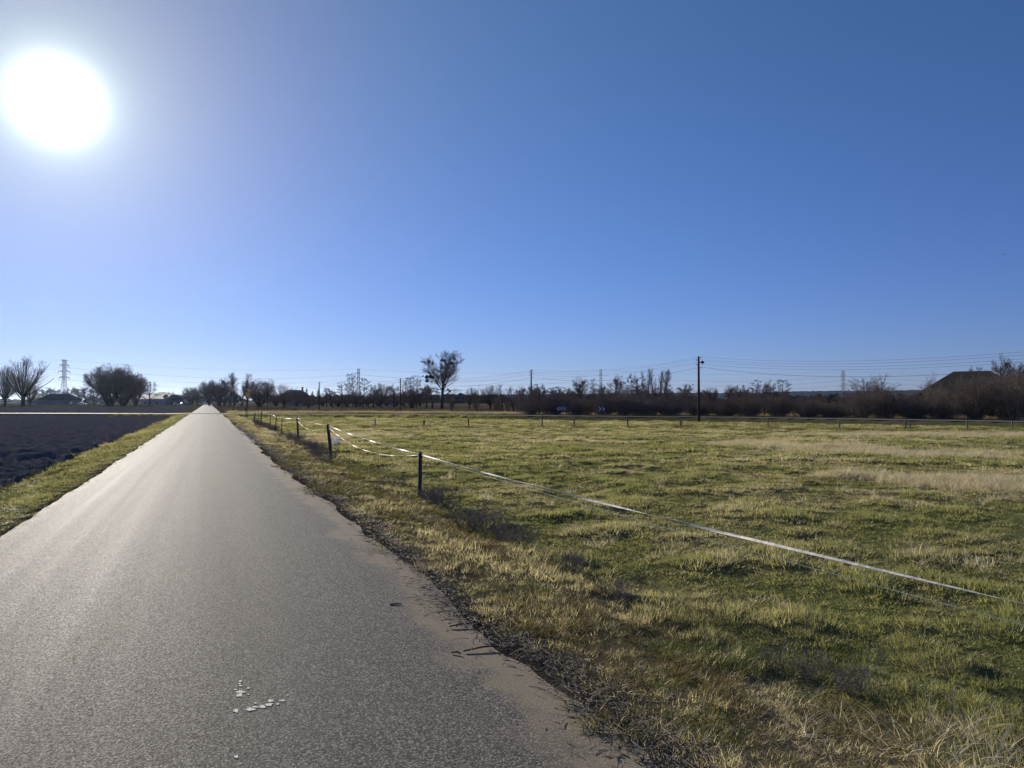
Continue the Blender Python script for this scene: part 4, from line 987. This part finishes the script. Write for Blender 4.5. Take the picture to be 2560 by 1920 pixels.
# far row of posts in the pasture
FAR = [(938, 1068, 938, 1047, .05, 'pale_post', 'pale splintered post farthest left in the row across the pasture'), (1060, 1069, 1060, 1050, .07, 'post', 'short thick dark post in the row across the pasture'),
       (1172, 1071, 1171, 1045, .05, 'post', 'post holding the drooping loose tape in the pasture'), (1355, 1068, 1356, 1038, .05, 'post', 'tallest post of the pasture row, with a stub beside it'),
       (1436, 1067, 1435, 1045, .05, 'post', 'pasture post beside a dark grassy mound'), (1569, 1069, 1569, 1045, .05, 'post', 'pasture post standing on a tussock'),
       (1701, 1069, 1700, 1050, .05, 'post', 'dark one of the paired pasture posts'), (1704.5, 1069, 1704, 1049, .05, 'pale_post', 'pale one of the paired pasture posts'),
       (1920, 1071, 1919, 1047, .05, 'pale_post', 'pale pasture post right of the tall utility pole'), (2098, 1075, 2098, 1049, .05, 'pale_post', 'pasture post below the farthest lattice pylon'),
       (2263, 1073, 2263, 1051, .055, 'post', 'dark pasture post with a mound at its foot'), (2274, 1073, 2275, 1058, .04, 'post', 'short stub right next to the dark pasture post'),
       (2417, 1078, 2416, 1051, .05, 'pale_post', 'pale pasture post in front of the barn'), (2530, 1074, 2529, 1051, .045, 'pale_post', 'pasture post closest to the right edge')]
FARTOP = {}
for a, b, c, e, r_, mt, l in FAR:
    d = 2.12 * FPX / (b - HOR); FARTOP[a] = post(a, b, c, e, r_ * 1.05, l, 'posts of the old fence row across the pasture', mt, xy=(pd(a, d), d), insul=False)
p0 = FARTOP[1172]; d3 = 62
p1 = Vector((*pd(1093, d3), zy(1059, d3))); p2 = Vector((*pd(1079, d3), zy(1069, d3)))
ribbon('fence_tape', span(p0 + Vector((0, 0, -.1)), p1, 0.22, 14) + [p1] + [p1.lerp(p2, 0.5), p2], 0.05, 'tape', 'loose white tape drooping from a pasture post to the ground', 'tape', twist=2)
d4 = 80
ribbon('fence_tape', [Vector((*pd(a, d4), zy(b, d4))) for a, b in ((720, 1042), (770, 1044), (830, 1045.5), (890, 1047), (936, 1048))], 0.03, 'tape', 'pale slack line stretched low across the far left of the pasture', 'tape', twist=2)
# fence beyond the crossing, right of the road
for i in range(9):
    yy = 118 + i * 9.5; x_ = 5.2 + 0.4 * math.sin(i * 2.1); d = x_ * SP + yy * CP
    o = empty('fence_post', (x_, yy, ground_z(x_, yy)), 0.3 * i); r_ = random.Random(i)
    MB().tube([(0, 0, -.2), (r_.uniform(-.05, .05), 0, .6), (r_.uniform(-.1, .1), 0, 1.15)], [.075, .07, .06], 8).build('shaft', M['post'], o, None, True)
    tag(o, ORD[i] + ' from the crossing of the small posts right of the far road', 'fence post', 'posts of the fence beyond the crossing')
for px, bt, tp, lb in ((737, 1031, 1020, 'stub of a post in the meadow below the gabled house'), (867, 1031, 1023, 'stub of a post in the meadow below the alder row'), (985, 1032, 1024, 'stub of a post left of the wooden utility pole'), (921, 1026, 1015, 'thin post in the meadow right of the pylon')):
    d = 1.95 * FPX / (bt - HOR); x, y = pd(px, d); gz = ground_z(x, y)
    o = empty('fence_post', (x, y, gz), 0.4); MB().tube([(0, 0, -.2), (0, 0, zy(tp, d) - gz)], [.09, .08], 8).build('shaft', M['post'], o, None, True)
    tag(o, lb, 'fence post', 'stray posts in the meadow')

# ------------------------------------------------------------------ road signs
def sign_post(px, d, top, name, label, cat='sign'):
    x, y = pd(px, d); gz = ground_z(x, y)
    o = empty(name, (x, y, gz), -PSI - R(8)); H = zy(top, d) - gz
    MB().tube([(0, 0, -0.3), (0, 0, H)], 0.035, 8).build('post', M['pole'], o, None, True)
    tag(o, label, cat); return o, H, gz
d = 96; o, H, gz = sign_post(620, d, 977, 'yield_sign', 'yellow triangular yield sign on a thin post at the crossing')
zt = zy(979.5, d) - gz; zb = zy(997, d) - gz; hw_ = 8.7 * d / FPX
outer = [(-hw_, zt), (0, zb), (hw_, zt)]
cz = zt - (zt - zb) * 0.36
inner = [(x_ * 0.80, cz + (z_ - cz) * 0.80) for x_, z_ in outer]
MB().prism(outer, -0.055, -0.045).build('border', M['sign_red'], o); MB().prism(inner, -0.062, -0.0555).build('face', M['yellow'], o)
o, H, gz = sign_post(616, 95, 1000, 'name_board', 'small orange board with a dark red strip under the yield sign')
z1, z2 = zy(1001, 95) - gz, zy(1006, 95) - gz
MB().box((-0.36, -0.05, (z1 + z2) / 2), (0.72, 0.02, z1 - z2)).build('panel', M['orange'], o); MB().box((-0.36, -0.05, z1 + 0.075), (0.72, 0.024, 0.14)).build('top_strip', M['darkred'], o)
o, H, gz = sign_post(646, 99, 1000.5, 'name_board', 'small olive yellow board on its own post right of the yield sign')
z1, z2 = zy(1001.5, 99) - gz, zy(1005.5, 99) - gz
MB().box((-0.36, -0.05, (z1 + z2) / 2), (0.70, 0.02, z1 - z2)).build('panel', M['olive'], o)
def chevron(px, d, zpy, wpx, n, s, label):
    x, y = pd(px, d); gz = ground_z(x, y); o = empty('chevron_board', (x, y, gz), -PSI)
    W = wpx * d / FPX; zc = zy(zpy, d) - gz; h = 9.6 * d / FPX
    MB().box((0, 0, zc), (W, 0.03, h)).build('board', M['navy'], o)
    for u in (-0.4, 0.4): MB().tube([(u * W, 0.05, -0.2), (u * W, 0.05, zc + h / 2)], 0.03, 8).build('post', M['steel'], o, None, True)
    st = W / n; th = st * 0.40
    for i in range(n):
        cx = -W / 2 + st * (i + 0.5); tip = -s * st * 0.30
        pl = [(cx + tip, zc), (cx - tip - th * 0, zc + h * 0.46), (cx - tip + th, zc + h * 0.46), (cx + tip + th, zc), (cx - tip + th, zc - h * 0.46), (cx - tip, zc - h * 0.46)]
        pl = [(min(max(a - th / 2, -W / 2 + .01), W / 2 - .01), b) for a, b in pl]
        MB().prism(pl, -0.026, -0.016).build('arrow', M['white'], o)
    tag(o, label, 'sign', 'chevron boards at the bend'); return o
chevron(1404, hedge_d(1404) + 3.2, 1021.5, 24, 3, 1, 'blue and white chevron board pointing left at the bend')
chevron(1504, hedge_d(1504) + 3.2, 1022.5, 18, 2, -1, 'blue and white chevron board pointing right at the bend')

# ------------------------------------------------------------------ cars far off
def car(px, d, rz, paint, label, van=False):
    x, y = pd(px, d); gz = ground_z(x, y) if abs(x) > 3 else 0.03
    o = empty('parked_car' if abs(x) > 3 else 'car', (x, y, gz), rz)
    h = 0.55 if not van else 0.8
    body = [(-2.1, 0.28), (2.1, 0.28), (2.12, 0.62), (1.95, 0.80), (1.0, 0.90), (0.45, 1.36 + h - 0.55), (-1.2, 1.42 + h - 0.55), (-1.95, 0.98), (-2.12, 0.70)]
    MB().prism(body, -0.84, 0.84).build('body', M[paint], o)
    g = [(0.85, 0.93), (0.40, 1.30 + h - 0.55), (-1.12, 1.35 + h - 0.55), (-1.70, 0.98)]
    for s in (-1, 1): MB().prism(g, s * 0.845 - 0.004, s * 0.845 + 0.004).build('side_window', M['glass'], o)
    MB().add([(1.01, -0.7, 0.915), (1.01, 0.7, 0.915), (0.50, 0.62, 1.34 + h - 0.55), (0.50, -0.62, 1.34 + h - 0.55)], [(0, 1, 2, 3)]).build('windscreen', M['glass'], o)
    for sx in (-1.3, 1.3):
        for s in (-1, 1):
            wv_ = MB().tube([(sx, s * 0.66, 0.31), (sx, s * 0.87, 0.31)], 0.31, 14).build('wheel', M['tyre'], o)
            MB().tube([(sx, s * 0.865, 0.31), (sx, s * 0.885, 0.31)], 0.18, 10).build('rim', M['steel'], wv_)
    for s in (-1, 1): MB().box((2.1, s * 0.6, 0.68), (0.06, 0.3, 0.14)).build('headlight', M['plastic'], o)
    tag(o, label, 'car'); return o
car(514, 420, R(-80), 'car_white', 'white car far down the road at the vanishing point')
car(186, 385, 0.5, 'car_grey', 'grey car parked before the middle of the long barn')
car(206, 380, -0.2, 'car_white', 'white car parked at the right end of the long barn')
car(258, 345, 0.2, 'car_white', 'white car parked left of the brown tree clump')
car(273, 330, 2.9, 'car_grey', 'grey car parked closest to the brown tree clump')
car(446, 350, 0.1, 'car_white', 'white van parked by the gabled barn near the road', van=True)
car(462, 352, 0.3, 'car_grey', 'grey car parked right of the white van')

# ------------------------------------------------------------------ bag, bird, sticks
def plastic_bag():
    d = 36.5; x, y = pd(839, d); gz = float(land(np.array([x]), np.array([y]))[0])
    rg = random.Random(2); n = 14; v = []; f = []
    prof = [(0.0, .10), (0.03, .15), (0.09, .15), (0.15, .115), (0.20, .075), (0.235, .04), (0.27, .06), (0.31, .055), (0.33, .01)]
    for i, (z, r) in enumerate(prof):
        for k in range(n):
            a = 2 * math.pi * k / n; q = r * (1 + 0.30 * math.sin(3 * a + i) * (1 if i < 5 else .5) + rg.uniform(-.12, .12))
            v.append((math.cos(a) * q + 0.02 * math.sin(i), math.sin(a) * q, z + rg.uniform(-.01, .01)))
    for i in range(len(prof) - 1):
        for k in range(n): f.append((i * n + k, i * n + (k + 1) % n, (i + 1) * n + (k + 1) % n, (i + 1) * n + k))
    f.append(tuple(range(n - 1, -1, -1))); f.append(tuple((len(prof) - 1) * n + k for k in range(n)))
    o = empty('plastic_bag', (x, y, gz + 0.05)); o.scale = (1.15, 1.15, 1.15)
    me = bpy.data.meshes.new('bag'); me.from_pydata(v, [], f); me.update(); me.polygons.foreach_set('use_smooth', [True] * len(me.polygons)); link('bag', me, M['bag'], o)
    MB().tube([(0.10, -0.05, 0.06), (0.16, -0.07, 0.03), (0.20, -0.06, 0.0)], [0.05, 0.03, 0.012], 7).build('loose_corner', M['bag'], o, None, True)
    tag(o, 'white plastic bag lying in the grass behind the second fence post', 'bag')
plastic_bag()
def bird():
    d = 70; x, y = pd(2516, d); z = zy(635, d); o = empty('bird', (x, y, z), 0.5)
    b = MB(); b.tube([(-.16, 0, 0), (-.10, 0, .01), (0, 0, .015), (.08, 0, .015), (.12, 0, .02), (.155, 0, .012)], [.02, .035, .045, .035, .026, .004], 8)
    for s in (-1, 1): b.add([(.05, s * .03, .02), (.07, s * .16, .07), (.0, s * .30, .06), (-.05, s * .14, .05), (-.06, s * .03, .02), (.0, s * .03, .03)], [(0, 1, 3, 4, 5), (1, 2, 3)])
    b.build('body', M['bird'], o, None, True); tag(o, 'tiny dark bird flying high at the right edge of the sky', 'bird')
bird()
for i, (px, py, L, a) in enumerate(((1150, 1556, 0.16, 0.35), (1205, 1613, 0.26, 0.4), (1140, 1625, 0.07, -0.4), (990, 1505, 0.10, 0.1))):
    x, y = road_pt(px, py); c, s_ = math.cos(a - PSI), math.sin(a - PSI)
    P = [(-L / 2 * c, -L / 2 * s_, 0.0), (0.01, 0.012, 0.006), (L / 2 * c, L / 2 * s_, 0.002)]
    st = MB().tube(P, [0.006, 0.007, 0.004], 6).build('stick', M['dark_stem'], None, (x, y, 0.012), True)
    tag(st, ('thin dark stick lying on the sandy road edge', 'longest dark stick reaching from the litter onto the asphalt', 'short dark twig alone on the asphalt', 'small twig on the road edge above the dark sticks')[i], 'stick')

# ------------------------------------------------------------------ dead weeds along the fence
SPEC['weed'] = dict(L0=0.50, r0=0.006, stems=20, spread=0.75, LV=[lv(1, (0, 0), (1, 1), 0, 5, 0.12, 0.02, tap=0.6), lv(6, (20, 60), (0.3, 0.6), 0.15, 3, 0.16, 0.03, 0.7, 0.3), lv(5, (20, 60), (0.3, 0.6), 0.15, 1, 0.2, 0.02, 0.8)])
WP = []
for sd_ in range(3):
    o_ = grow(500 + sd_, rmin=0.0030, **SPEC['weed']); WP.append((seg_mesh('weed_stems', o_[0], 4), seg_mesh('weed_twigs', o_[1] + o_[2], 3)))
def weed(px, d, s, label, seed=0, t=None, mat='weed'):
    x, y = pd(px, d); gz = float(land(np.array([x]), np.array([y]))[0]); o = empty('dead_weed', (x, y, gz - 0.02), trng.uniform(0, 6.28)); o.scale = (s, s, s * 0.9)
    link('stems', with_mat(WP[seed % 3][0], M[mat]), None, o); link('twigs', with_mat(WP[seed % 3][1], M[mat]), None, o)
    tag(o, label, 'weed', 'dead weeds along the roadside fence'); return o
weed(1098, 14.6, 1.15, 'dark round dead weed at the foot of the nearest fence post', 0)
weed(1078, 15.3, 0.8, 'small dead weed touching the nearest fence post', 1)
weed(985, 17.2, 0.9, 'grey dead weed on the verge left of the nearest fence post', 2)
weed(1230, 11.4, 1.1, 'sprawling dead bramble right below the nearest tape', 0)
weed(1170, 11.6, 0.9, 'low dead bramble left of the sprawling one', 1)
weed(1290, 10.2, 0.85, 'thin dead weed nearest to the tape in the middle of the verge', 2)
weed(1420, 8.7, 0.7, 'dark dead tuft halfway down the verge', 0)
weed(1540, 7.4, 0.55, 'low dead weed on the verge above the sandy road edge', 1)
weed(1990, 5.6, 0.55, 'brown dead weed in the lower right of the verge', 2)
weed(2130, 5.2, 0.5, 'thin dead weed near the lower right corner', 0)
rw = random.Random(31)
for i in range(40):
    px = 640 + 170 * rw.random() ** 1.3; tt = FT + rw.gauss(-0.15, 0.3); d = tt / (kx(px) * CP + SP)
    weed(px, d, rw.uniform(0.6, 1.15), 'greyish dead weed in the tangle along the far part of the roadside fence', i)

# ------------------------------------------------------------------ grass
def blade_mesh(name, seed, n, hmin, hmax, wid, rad, bend, mat, seg=3, curl=0.0):
    rs = np.random.RandomState(seed); V = []; F3 = []; var = []; var2 = []
    nv = 0; Vq = []
    for i in range(n):
        a = rs.uniform(0, 2 * math.pi); r = rad * math.sqrt(rs.rand()); h = rs.uniform(hmin, hmax); b = rs.uniform(*bend); da = a + rs.normal(0, 0.7)
        w_ = wid * rs.uniform(0.7, 1.3); c1, c2 = rs.rand(), rs.rand(); fa = rs.uniform(0, math.pi)
        base = np.array([math.cos(a) * r, math.sin(a) * r, -0.015]); di = np.array([math.cos(da), math.sin(da), 0]); sd_ = np.array([math.cos(fa), math.sin(fa), 0])
        p = base.copy(); th = b * 0.25; pts = [p.copy()]
        for k in range(seg):
            th += b * (0.75 / seg) * (1 + k * 0.4); st = h / seg
            p = p + st * (math.cos(th) * np.array([0, 0, 1]) + math.sin(th) * di); pts.append(p.copy())
        for k, q in enumerate(pts):
            ww = w_ * (1 - (k / seg) ** 1.6) / 2
            if k < seg: V += [q + sd_ * ww, q - sd_ * ww]
            else: V += [q]
        for k in range(seg - 1): F3 += [(nv + 2 * k, nv + 2 * k + 1, nv + 2 * k + 3), (nv + 2 * k, nv + 2 * k + 3, nv + 2 * k + 2)]
        k = seg - 1; F3 += [(nv + 2 * k, nv + 2 * k + 1, nv + 2 * k + 2)]
        m_ = 2 * seg + 1; var += [c1] * m_; var2 += [c2] * m_; nv += m_
    me = np_mesh(name, np.array(V), np.array(F3)); fattr(me, 'var', var); fattr(me, 'var2', var2); me.materials.append(M[mat]); return me
def proto_coll(name, meshes):
    c = bpy.data.collections.new(name)
    for i, m_ in enumerate(meshes):
        c.objects.link(bpy.data.objects.new('%s_%02d' % (name, i), m_))
    return c
def scatter(name, P, rot, scl, idx, dry, coll, label, cat):
    me = bpy.data.meshes.new(name); me.vertices.add(len(P)); me.vertices.foreach_set('co', np.asarray(P, np.float32).ravel()); me.update()
    fattr(me, 'rot', np.asarray(rot, np.float32), 'FLOAT_VECTOR'); fattr(me, 'scl', np.asarray(scl, np.float32), 'FLOAT_VECTOR')
    fattr(me, 'idx', np.asarray(idx, np.int32), 'INT'); fattr(me, 'dry', np.asarray(dry, np.float32))
    o = link(name, me)
    g = bpy.data.node_groups.new(name, 'GeometryNodeTree')
    g.interface.new_socket('Geometry', in_out='INPUT', socket_type='NodeSocketGeometry'); g.interface.new_socket('Geometry', in_out='OUTPUT', socket_type='NodeSocketGeometry')
    gi = g.nodes.new('NodeGroupInput'); go = g.nodes.new('NodeGroupOutput'); ip = g.nodes.new('GeometryNodeInstanceOnPoints')
    ci = g.nodes.new('GeometryNodeCollectionInfo'); ci.inputs['Collection'].default_value = coll; ci.inputs['Separate Children'].default_value = True; ci.inputs['Reset Children'].default_value = True
    def na(n, t_):
        q = g.nodes.new('GeometryNodeInputNamedAttribute'); q.data_type = t_; q.inputs['Name'].default_value = n; return q.outputs['Attribute']
    e = g.nodes.new('FunctionNodeEulerToRotation')
    g.links.new(na('rot', 'FLOAT_VECTOR'), e.inputs[0]); g.links.new(gi.outputs[0], ip.inputs['Points']); g.links.new(ci.outputs[0], ip.inputs['Instance'])
    ip.inputs['Pick Instance'].default_value = True
    g.links.new(na('idx', 'INT'), ip.inputs['Instance Index']); g.links.new(e.outputs[0], ip.inputs['Rotation']); g.links.new(na('scl', 'FLOAT_VECTOR'), ip.inputs['Scale'])
    g.links.new(ip.outputs[0], go.inputs[0])
    md = o.modifiers.new('scatter', 'NODES'); md.node_group = g
    tag(o, label, cat, kind='stuff'); return o
G = np.random.RandomState(77)
def sample(n, r0, r1, power, a0=-44, a1=44):
    """points in the view wedge; density per square metre falls with distance as r**-power"""
    q = 2 - power
    u = G.rand(n); r = (r0 ** q + u * (r1 ** q - r0 ** q)) ** (1 / q); a = np.radians(G.uniform(a0, a1, n)) + PSI
    return np.sin(a) * r, np.cos(a) * r, r
near_p = [blade_mesh('tuft', 10 + i, 42, 0.03, 0.095, 0.0042, 0.075, (0.2, 1.3), 'grass') for i in range(5)]
mid_p = [blade_mesh('tuft', 30 + i, 34, 0.035, 0.10, 0.0075, 0.10, (0.2, 1.3), 'grass', 2) for i in range(4)]
far_p = [blade_mesh('tuft', 50 + i, 26, 0.04, 0.11, 0.016, 0.15, (0.2, 1.2), 'grass', 2) for i in range(3)]
grass_c = proto_coll('grass_tuft', near_p + mid_p + far_p)
N_G = 150000
x, y, r = sample(N_G, 2.6, 118, 1.0)
sd = side_dist(x, y)
keep = (((x > RR + 0.18) & (sd < -2.7)) | ((x < RL - 0.05) & ~in_plough(x, y) & (np.abs(sd) > 2.8) & (sd < 9))) | ((x > 0) & (x > RR + .2) & (sd > 2.8) & (sd < 30))
vg = np.where(x > 0, ss(5.2, 3.0, x), 0.0)
keep &= G.rand(N_G) > 0.55 * vg * (sd < 0)
keep &= ~((np.abs(sd) < 3.3) & (x * CP - y * SP > 2))
x, y, r, sd = x[keep], y[keep], r[keep], sd[keep]
ts = tuss(x, y); dr = np.clip(dry_f(x, y) + np.where((sd > 3) & (x > 3), 0.55, 0) - 0.5 * (np.abs(sd) < 5.5), 0, 1); z = land(x, y)
level = np.clip(np.digitize(r + G.uniform(-2, 2, len(r)), [9, 26]), 0, 2)
idx = np.where(level == 0, G.randint(0, 5, len(r)), np.where(level == 1, 5 + G.randint(0, 4, len(r)), 9 + G.randint(0, 3, len(r))))
Xc = x * CP - y * SP
bank = ss(7.0, 3.6, np.abs(sd)) * (r > 40) * ss(4, -8, Xc) * (sd < 0) * np.where(x < -4, ss(-63, -56, Xc) * 0.7, 1)
low = ss(5.0, 3.4, np.abs(sd)) * ss(-8, 4, Xc)
sxy = (0.85 + 0.5 * G.rand(len(r))) * np.where(level == 0, 1, np.where(level == 1, 1.25, 1.5)) * (1 + 0.5 * ss(40, 110, r))
sz = (0.38 + 1.15 * ts ** 1.4) * (0.75 + 0.5 * G.rand(len(r))) * (1 + 0.1 * ss(15, 60, r)) * (1 + 2.6 * bank) * (1 - 0.75 * low)
edge_trim = ss(0.0, 0.5, np.where(x > 0, x - RR, RL - x)); sz *= 0.4 + 0.6 * edge_trim
rot = np.stack([G.normal(0, 0.12, len(r)), G.normal(0, 0.12, len(r)), G.uniform(0, 6.28, len(r))], 1)
scatter('pasture_grass', np.stack([x, y, z], 1), rot, np.stack([sxy, sxy, sz], 1), idx, dr, grass_c, 'short green and yellowed grass covering the pasture and road banks', 'grass')
# taller dying grass of the verge
v_near = [blade_mesh('vtuft', 110 + i, 46, 0.05, 0.19, 0.0045, 0.09, (0.7, 2.7), 'verge_blades', 4) for i in range(5)]
v_far = [blade_mesh('vtuft', 130 + i, 34, 0.07, 0.20, 0.009, 0.13, (0.5, 2.0), 'verge_blades', 3) for i in range(4)]
verge_c = proto_coll('verge_tuft', v_near + v_far)
x, y, r = sample(150000, 2.6, 100, 1.0, -42, 44)
n_ = fbm(x / 0.9, y / 0.9, 3, 91)
pr = np.where(x > 0, ss(5.3, 3.9, x + 1.2 * (n_ - 0.5)) * ss(RR + 0.02, RR + 0.55, x + 0.9 * (n_ - 0.5)), 0.35 * ss(RL - 0.1, RL - 0.6, x) * (x > -4.9))
pr = pr * (side_dist(x, y) < -2.8)
k_ = G.rand(len(x)) < pr * 0.9 * ss(0.33, 0.50, fbm(x / 0.35, y / 0.35, 2, 93))
x, y, r, n_ = x[k_], y[k_], r[k_], n_[k_]
z = land(x, y); dr = np.clip(0.12 + 0.75 * dry_f(x, y) - 0.55 * ss(0.48, 0.62, fbm(x / 0.6, y / 0.6, 3, 95)), 0, 1); dr = np.where(x < 0, dr * 0.55, dr)
lvv = r + G.uniform(-2, 2, len(r)) > 11
idx = np.where(lvv, 5 + G.randint(0, 4, len(r)), G.randint(0, 5, len(r)))
sxy = (0.8 + 0.5 * G.rand(len(r))) * np.where(lvv, 1.25, 1.0); sz = (0.18 + 0.75 * ss(0.35, 0.75, n_)) * (0.55 + 0.6 * G.rand(len(r)))
rot = np.stack([G.normal(0, 0.2, len(r)), G.normal(0, 0.2, len(r)), G.uniform(0, 6.28, len(r))], 1)
scatter('verge_grass', np.stack([x, y, z], 1), rot, np.stack([sxy, sxy, sz], 1), idx, dr, verge_c, 'brown and green tangled grass of the road verges', 'grass')
# bleached straw standing in patches
s_p = [blade_mesh('straw', 210 + i, 30, 0.12, 0.40, 0.006, 0.12, (0.3, 1.9), 'straw', 4) for i in range(4)]
straw_c = proto_coll('straw_tuft', s_p)
x, y, r = sample(70000, 3.2, 75, 1.0)
ex, ey = [], []
for cx, cy, rx, ry in PATCH:
    n_ = int(min(8500, rx * ry * 4 * 130)); u_, v_ = cw(cx + G.uniform(-1.3, 1.3, n_) * rx, cy + G.uniform(-1.3, 1.3, n_) * ry); ex.append(u_); ey.append(v_)
x = np.concatenate([x] + ex); y = np.concatenate([y] + ey); r = np.hypot(x, y)
pf = patch_f(x, y)
X = x * CP - y * SP; Y = x * SP + y * CP
corner = np.exp(-(((X - 2.6) / 0.75) ** 2 + ((Y - 4.2) / 0.5) ** 2)) * 0.4
tuft = ss(0.72, 0.80, fbm(x / 0.8, y / 0.8, 2, 97)) * 0.30 * (x > 5.2)
k_ = (G.rand(len(x)) < np.maximum(np.maximum(pf * 0.75, corner), tuft)) & (x > RR + 0.4) & (side_dist(x, y) < -3)
x, y, r = x[k_], y[k_], r[k_]; z = land(x, y)
sxy = 0.7 + 0.6 * G.rand(len(r)); sz = (0.30 + 0.50 * G.rand(len(r)) * (0.5 + fbm(x / 1.2, y / 1.2, 2, 99))) * (0.62 + 0.38 * ss(6, 14, r))
rot = np.stack([G.normal(0, 0.3, len(r)), G.normal(0, 0.3, len(r)), G.uniform(0, 6.28, len(r))], 1)
scatter('straw_grass', np.stack([x, y, z], 1), rot, np.stack([sxy, sxy, sz], 1), G.randint(0, 4, len(r)), np.clip(0.5 + 0.5 * G.rand(len(r)), 0, 1), straw_c, 'bleached straw grass in pale patches across the pasture', 'grass')
# rough uncut tussocks left round the posts and along the old fence row
mx, my = [], []
for q_ in FAR:
    dq = 2.12 * FPX / (q_[1] - HOR); n_ = 26
    ppx = q_[0] + 6 + G.normal(0, 12, n_); pdp = dq - 0.2 + G.normal(0, 0.35, n_); u_, v_ = pd(ppx, pdp); mx.append(u_); my.append(v_)
for _ in range(60):
    ppx = G.uniform(880, 2500) + G.normal(0, 10, 9); pdp = 61 - 6 * (ppx > 1850) + G.normal(0, 0.4, 9); u_, v_ = pd(ppx, pdp); mx.append(u_); my.append(v_)
mx = np.concatenate(mx); my = np.concatenate(my); mz = land(mx, my)
scatter('tussock_grass', np.stack([mx, my, mz], 1), np.stack([G.normal(0, .2, len(mx)), G.normal(0, .2, len(mx)), G.uniform(0, 6.28, len(mx))], 1),
        np.stack([1.5 + G.rand(len(mx)), 1.5 + G.rand(len(mx)), 1.0 + 1.1 * G.rand(len(mx))], 1), 5 + G.randint(0, 4, len(mx)), 0.2 + 0.5 * G.rand(len(mx)), verge_c, 'rough uncut tussocks along the old fence row across the pasture', 'grass')
# tall dead grass of the meadow and under the hedge beyond the side road
t_p = [blade_mesh('tall', 310 + i, 26, 0.35, 0.95, 0.022, 0.28, (0.2, 1.2), 'straw', 3) for i in range(3)]
tall_c = proto_coll('meadow_tuft', t_p)
n = 26000; px = G.uniform(480, 2620, n); off = 3.2 + 22 * G.rand(n) ** 1.6
d = np.interp(px, [a for a, _ in SIDE], [b for _, b in SIDE]) + off
x, y = pd(px, d); k_ = (x > 3.2) & (fbm(x / 5, y / 5, 3, 101) + 0.5 * (off < 7) > 0.45)
x, y, off = x[k_], y[k_], off[k_]; z = land(x, y)
hedge_zone = (x * CP - y * SP > 2)
sz = (0.5 + 0.6 * G.rand(len(x))) * np.where(hedge_zone & (off < 5), 0.45, 0.8); sxy = 0.8 + 0.7 * G.rand(len(x))
rot = np.stack([G.normal(0, 0.15, len(x)), G.normal(0, 0.15, len(x)), G.uniform(0, 6.28, len(x))], 1)
scatter('meadow_grass', np.stack([x, y, z], 1), rot, np.stack([sxy, sxy, sz], 1), G.randint(0, 3, len(x)), np.full(len(x), 0.2), tall_c, 'tall dead grass of the meadow beyond the side road', 'grass')

# ------------------------------------------------------------------ litter of dry stems along the asphalt
def stems(name, n, mat, lmin, lmax, rad, label, tmean, tsd, seed, smax=55):
    rs = np.random.RandomState(seed); segs = []
    s_ = 2.2 + (smax - 2.2) * rs.rand(n) ** 2.4
    wob = 0.22 * (fbm(s_ / 1.6, s_ * 0, 3, 111) - 0.5) * 2
    t_ = RR + tmean + wob + rs.normal(0, tsd, n)
    L = rs.uniform(lmin, lmax, n) * (1 + s_ / 40)
    a = rs.normal(math.pi / 2, 0.75, n)
    zz = land(t_, s_); zz = np.where(t_ < RR, np.maximum(zz, 0.004), zz)
    for i in range(n):
        c, s = math.cos(a[i]), math.sin(a[i]); b = rs.normal(0, 0.35); p = np.array([t_[i], s_[i], zz[i] + 0.004 + rs.rand() * 0.035])
        q = p + np.array([c, s, rs.normal(0.02, 0.10)]) * L[i] / 2; e = q + np.array([math.cos(a[i] + b), math.sin(a[i] + b), rs.normal(-0.02, 0.12)]) * L[i] / 2
        w_ = rad * rs.uniform(0.6, 1.4) * (1 + s_[i] / 18)
        segs.append((p, q, w_, w_)); segs.append((q, e, w_, w_ * 0.5))
    o = link(name, seg_mesh(name, segs, 3), M[mat]); tag(o, label, 'litter', kind='stuff')
stems('dry_stems', 6500, 'stem', 0.02, 0.12, 0.0016, 'pale dry stems littering the edge between asphalt and verge', 0.22, 0.13, 1)
stems('dark_stems', 3200, 'dark_stem', 0.015, 0.07, 0.0021, 'dark rotted stems and leaf bits along the right asphalt edge', 0.22, 0.14, 2)

# ------------------------------------------------------------------ haze
hz = MB().box((0, 4200, 70), (26000, 19000, 164)).mesh('haze')
hm = bpy.data.materials.new('haze'); hm.use_nodes = True; ht = hm.node_tree; ht.nodes.clear()
ho = nd(ht, 'ShaderNodeOutputMaterial'); pv = nd(ht, 'ShaderNodeVolumePrincipled')
pv.inputs['Color'].default_value = (0.55, 0.72, 1.0, 1); pv.inputs['Density'].default_value = 2.5e-5; pv.inputs['Anisotropy'].default_value = 0.72
lk(ht, pv.outputs[0], ho.inputs['Volume'])
haze = link('haze', hz, hm); tag(haze, 'thin bluish haze lying over the fields and hills', 'haze', kind='stuff')
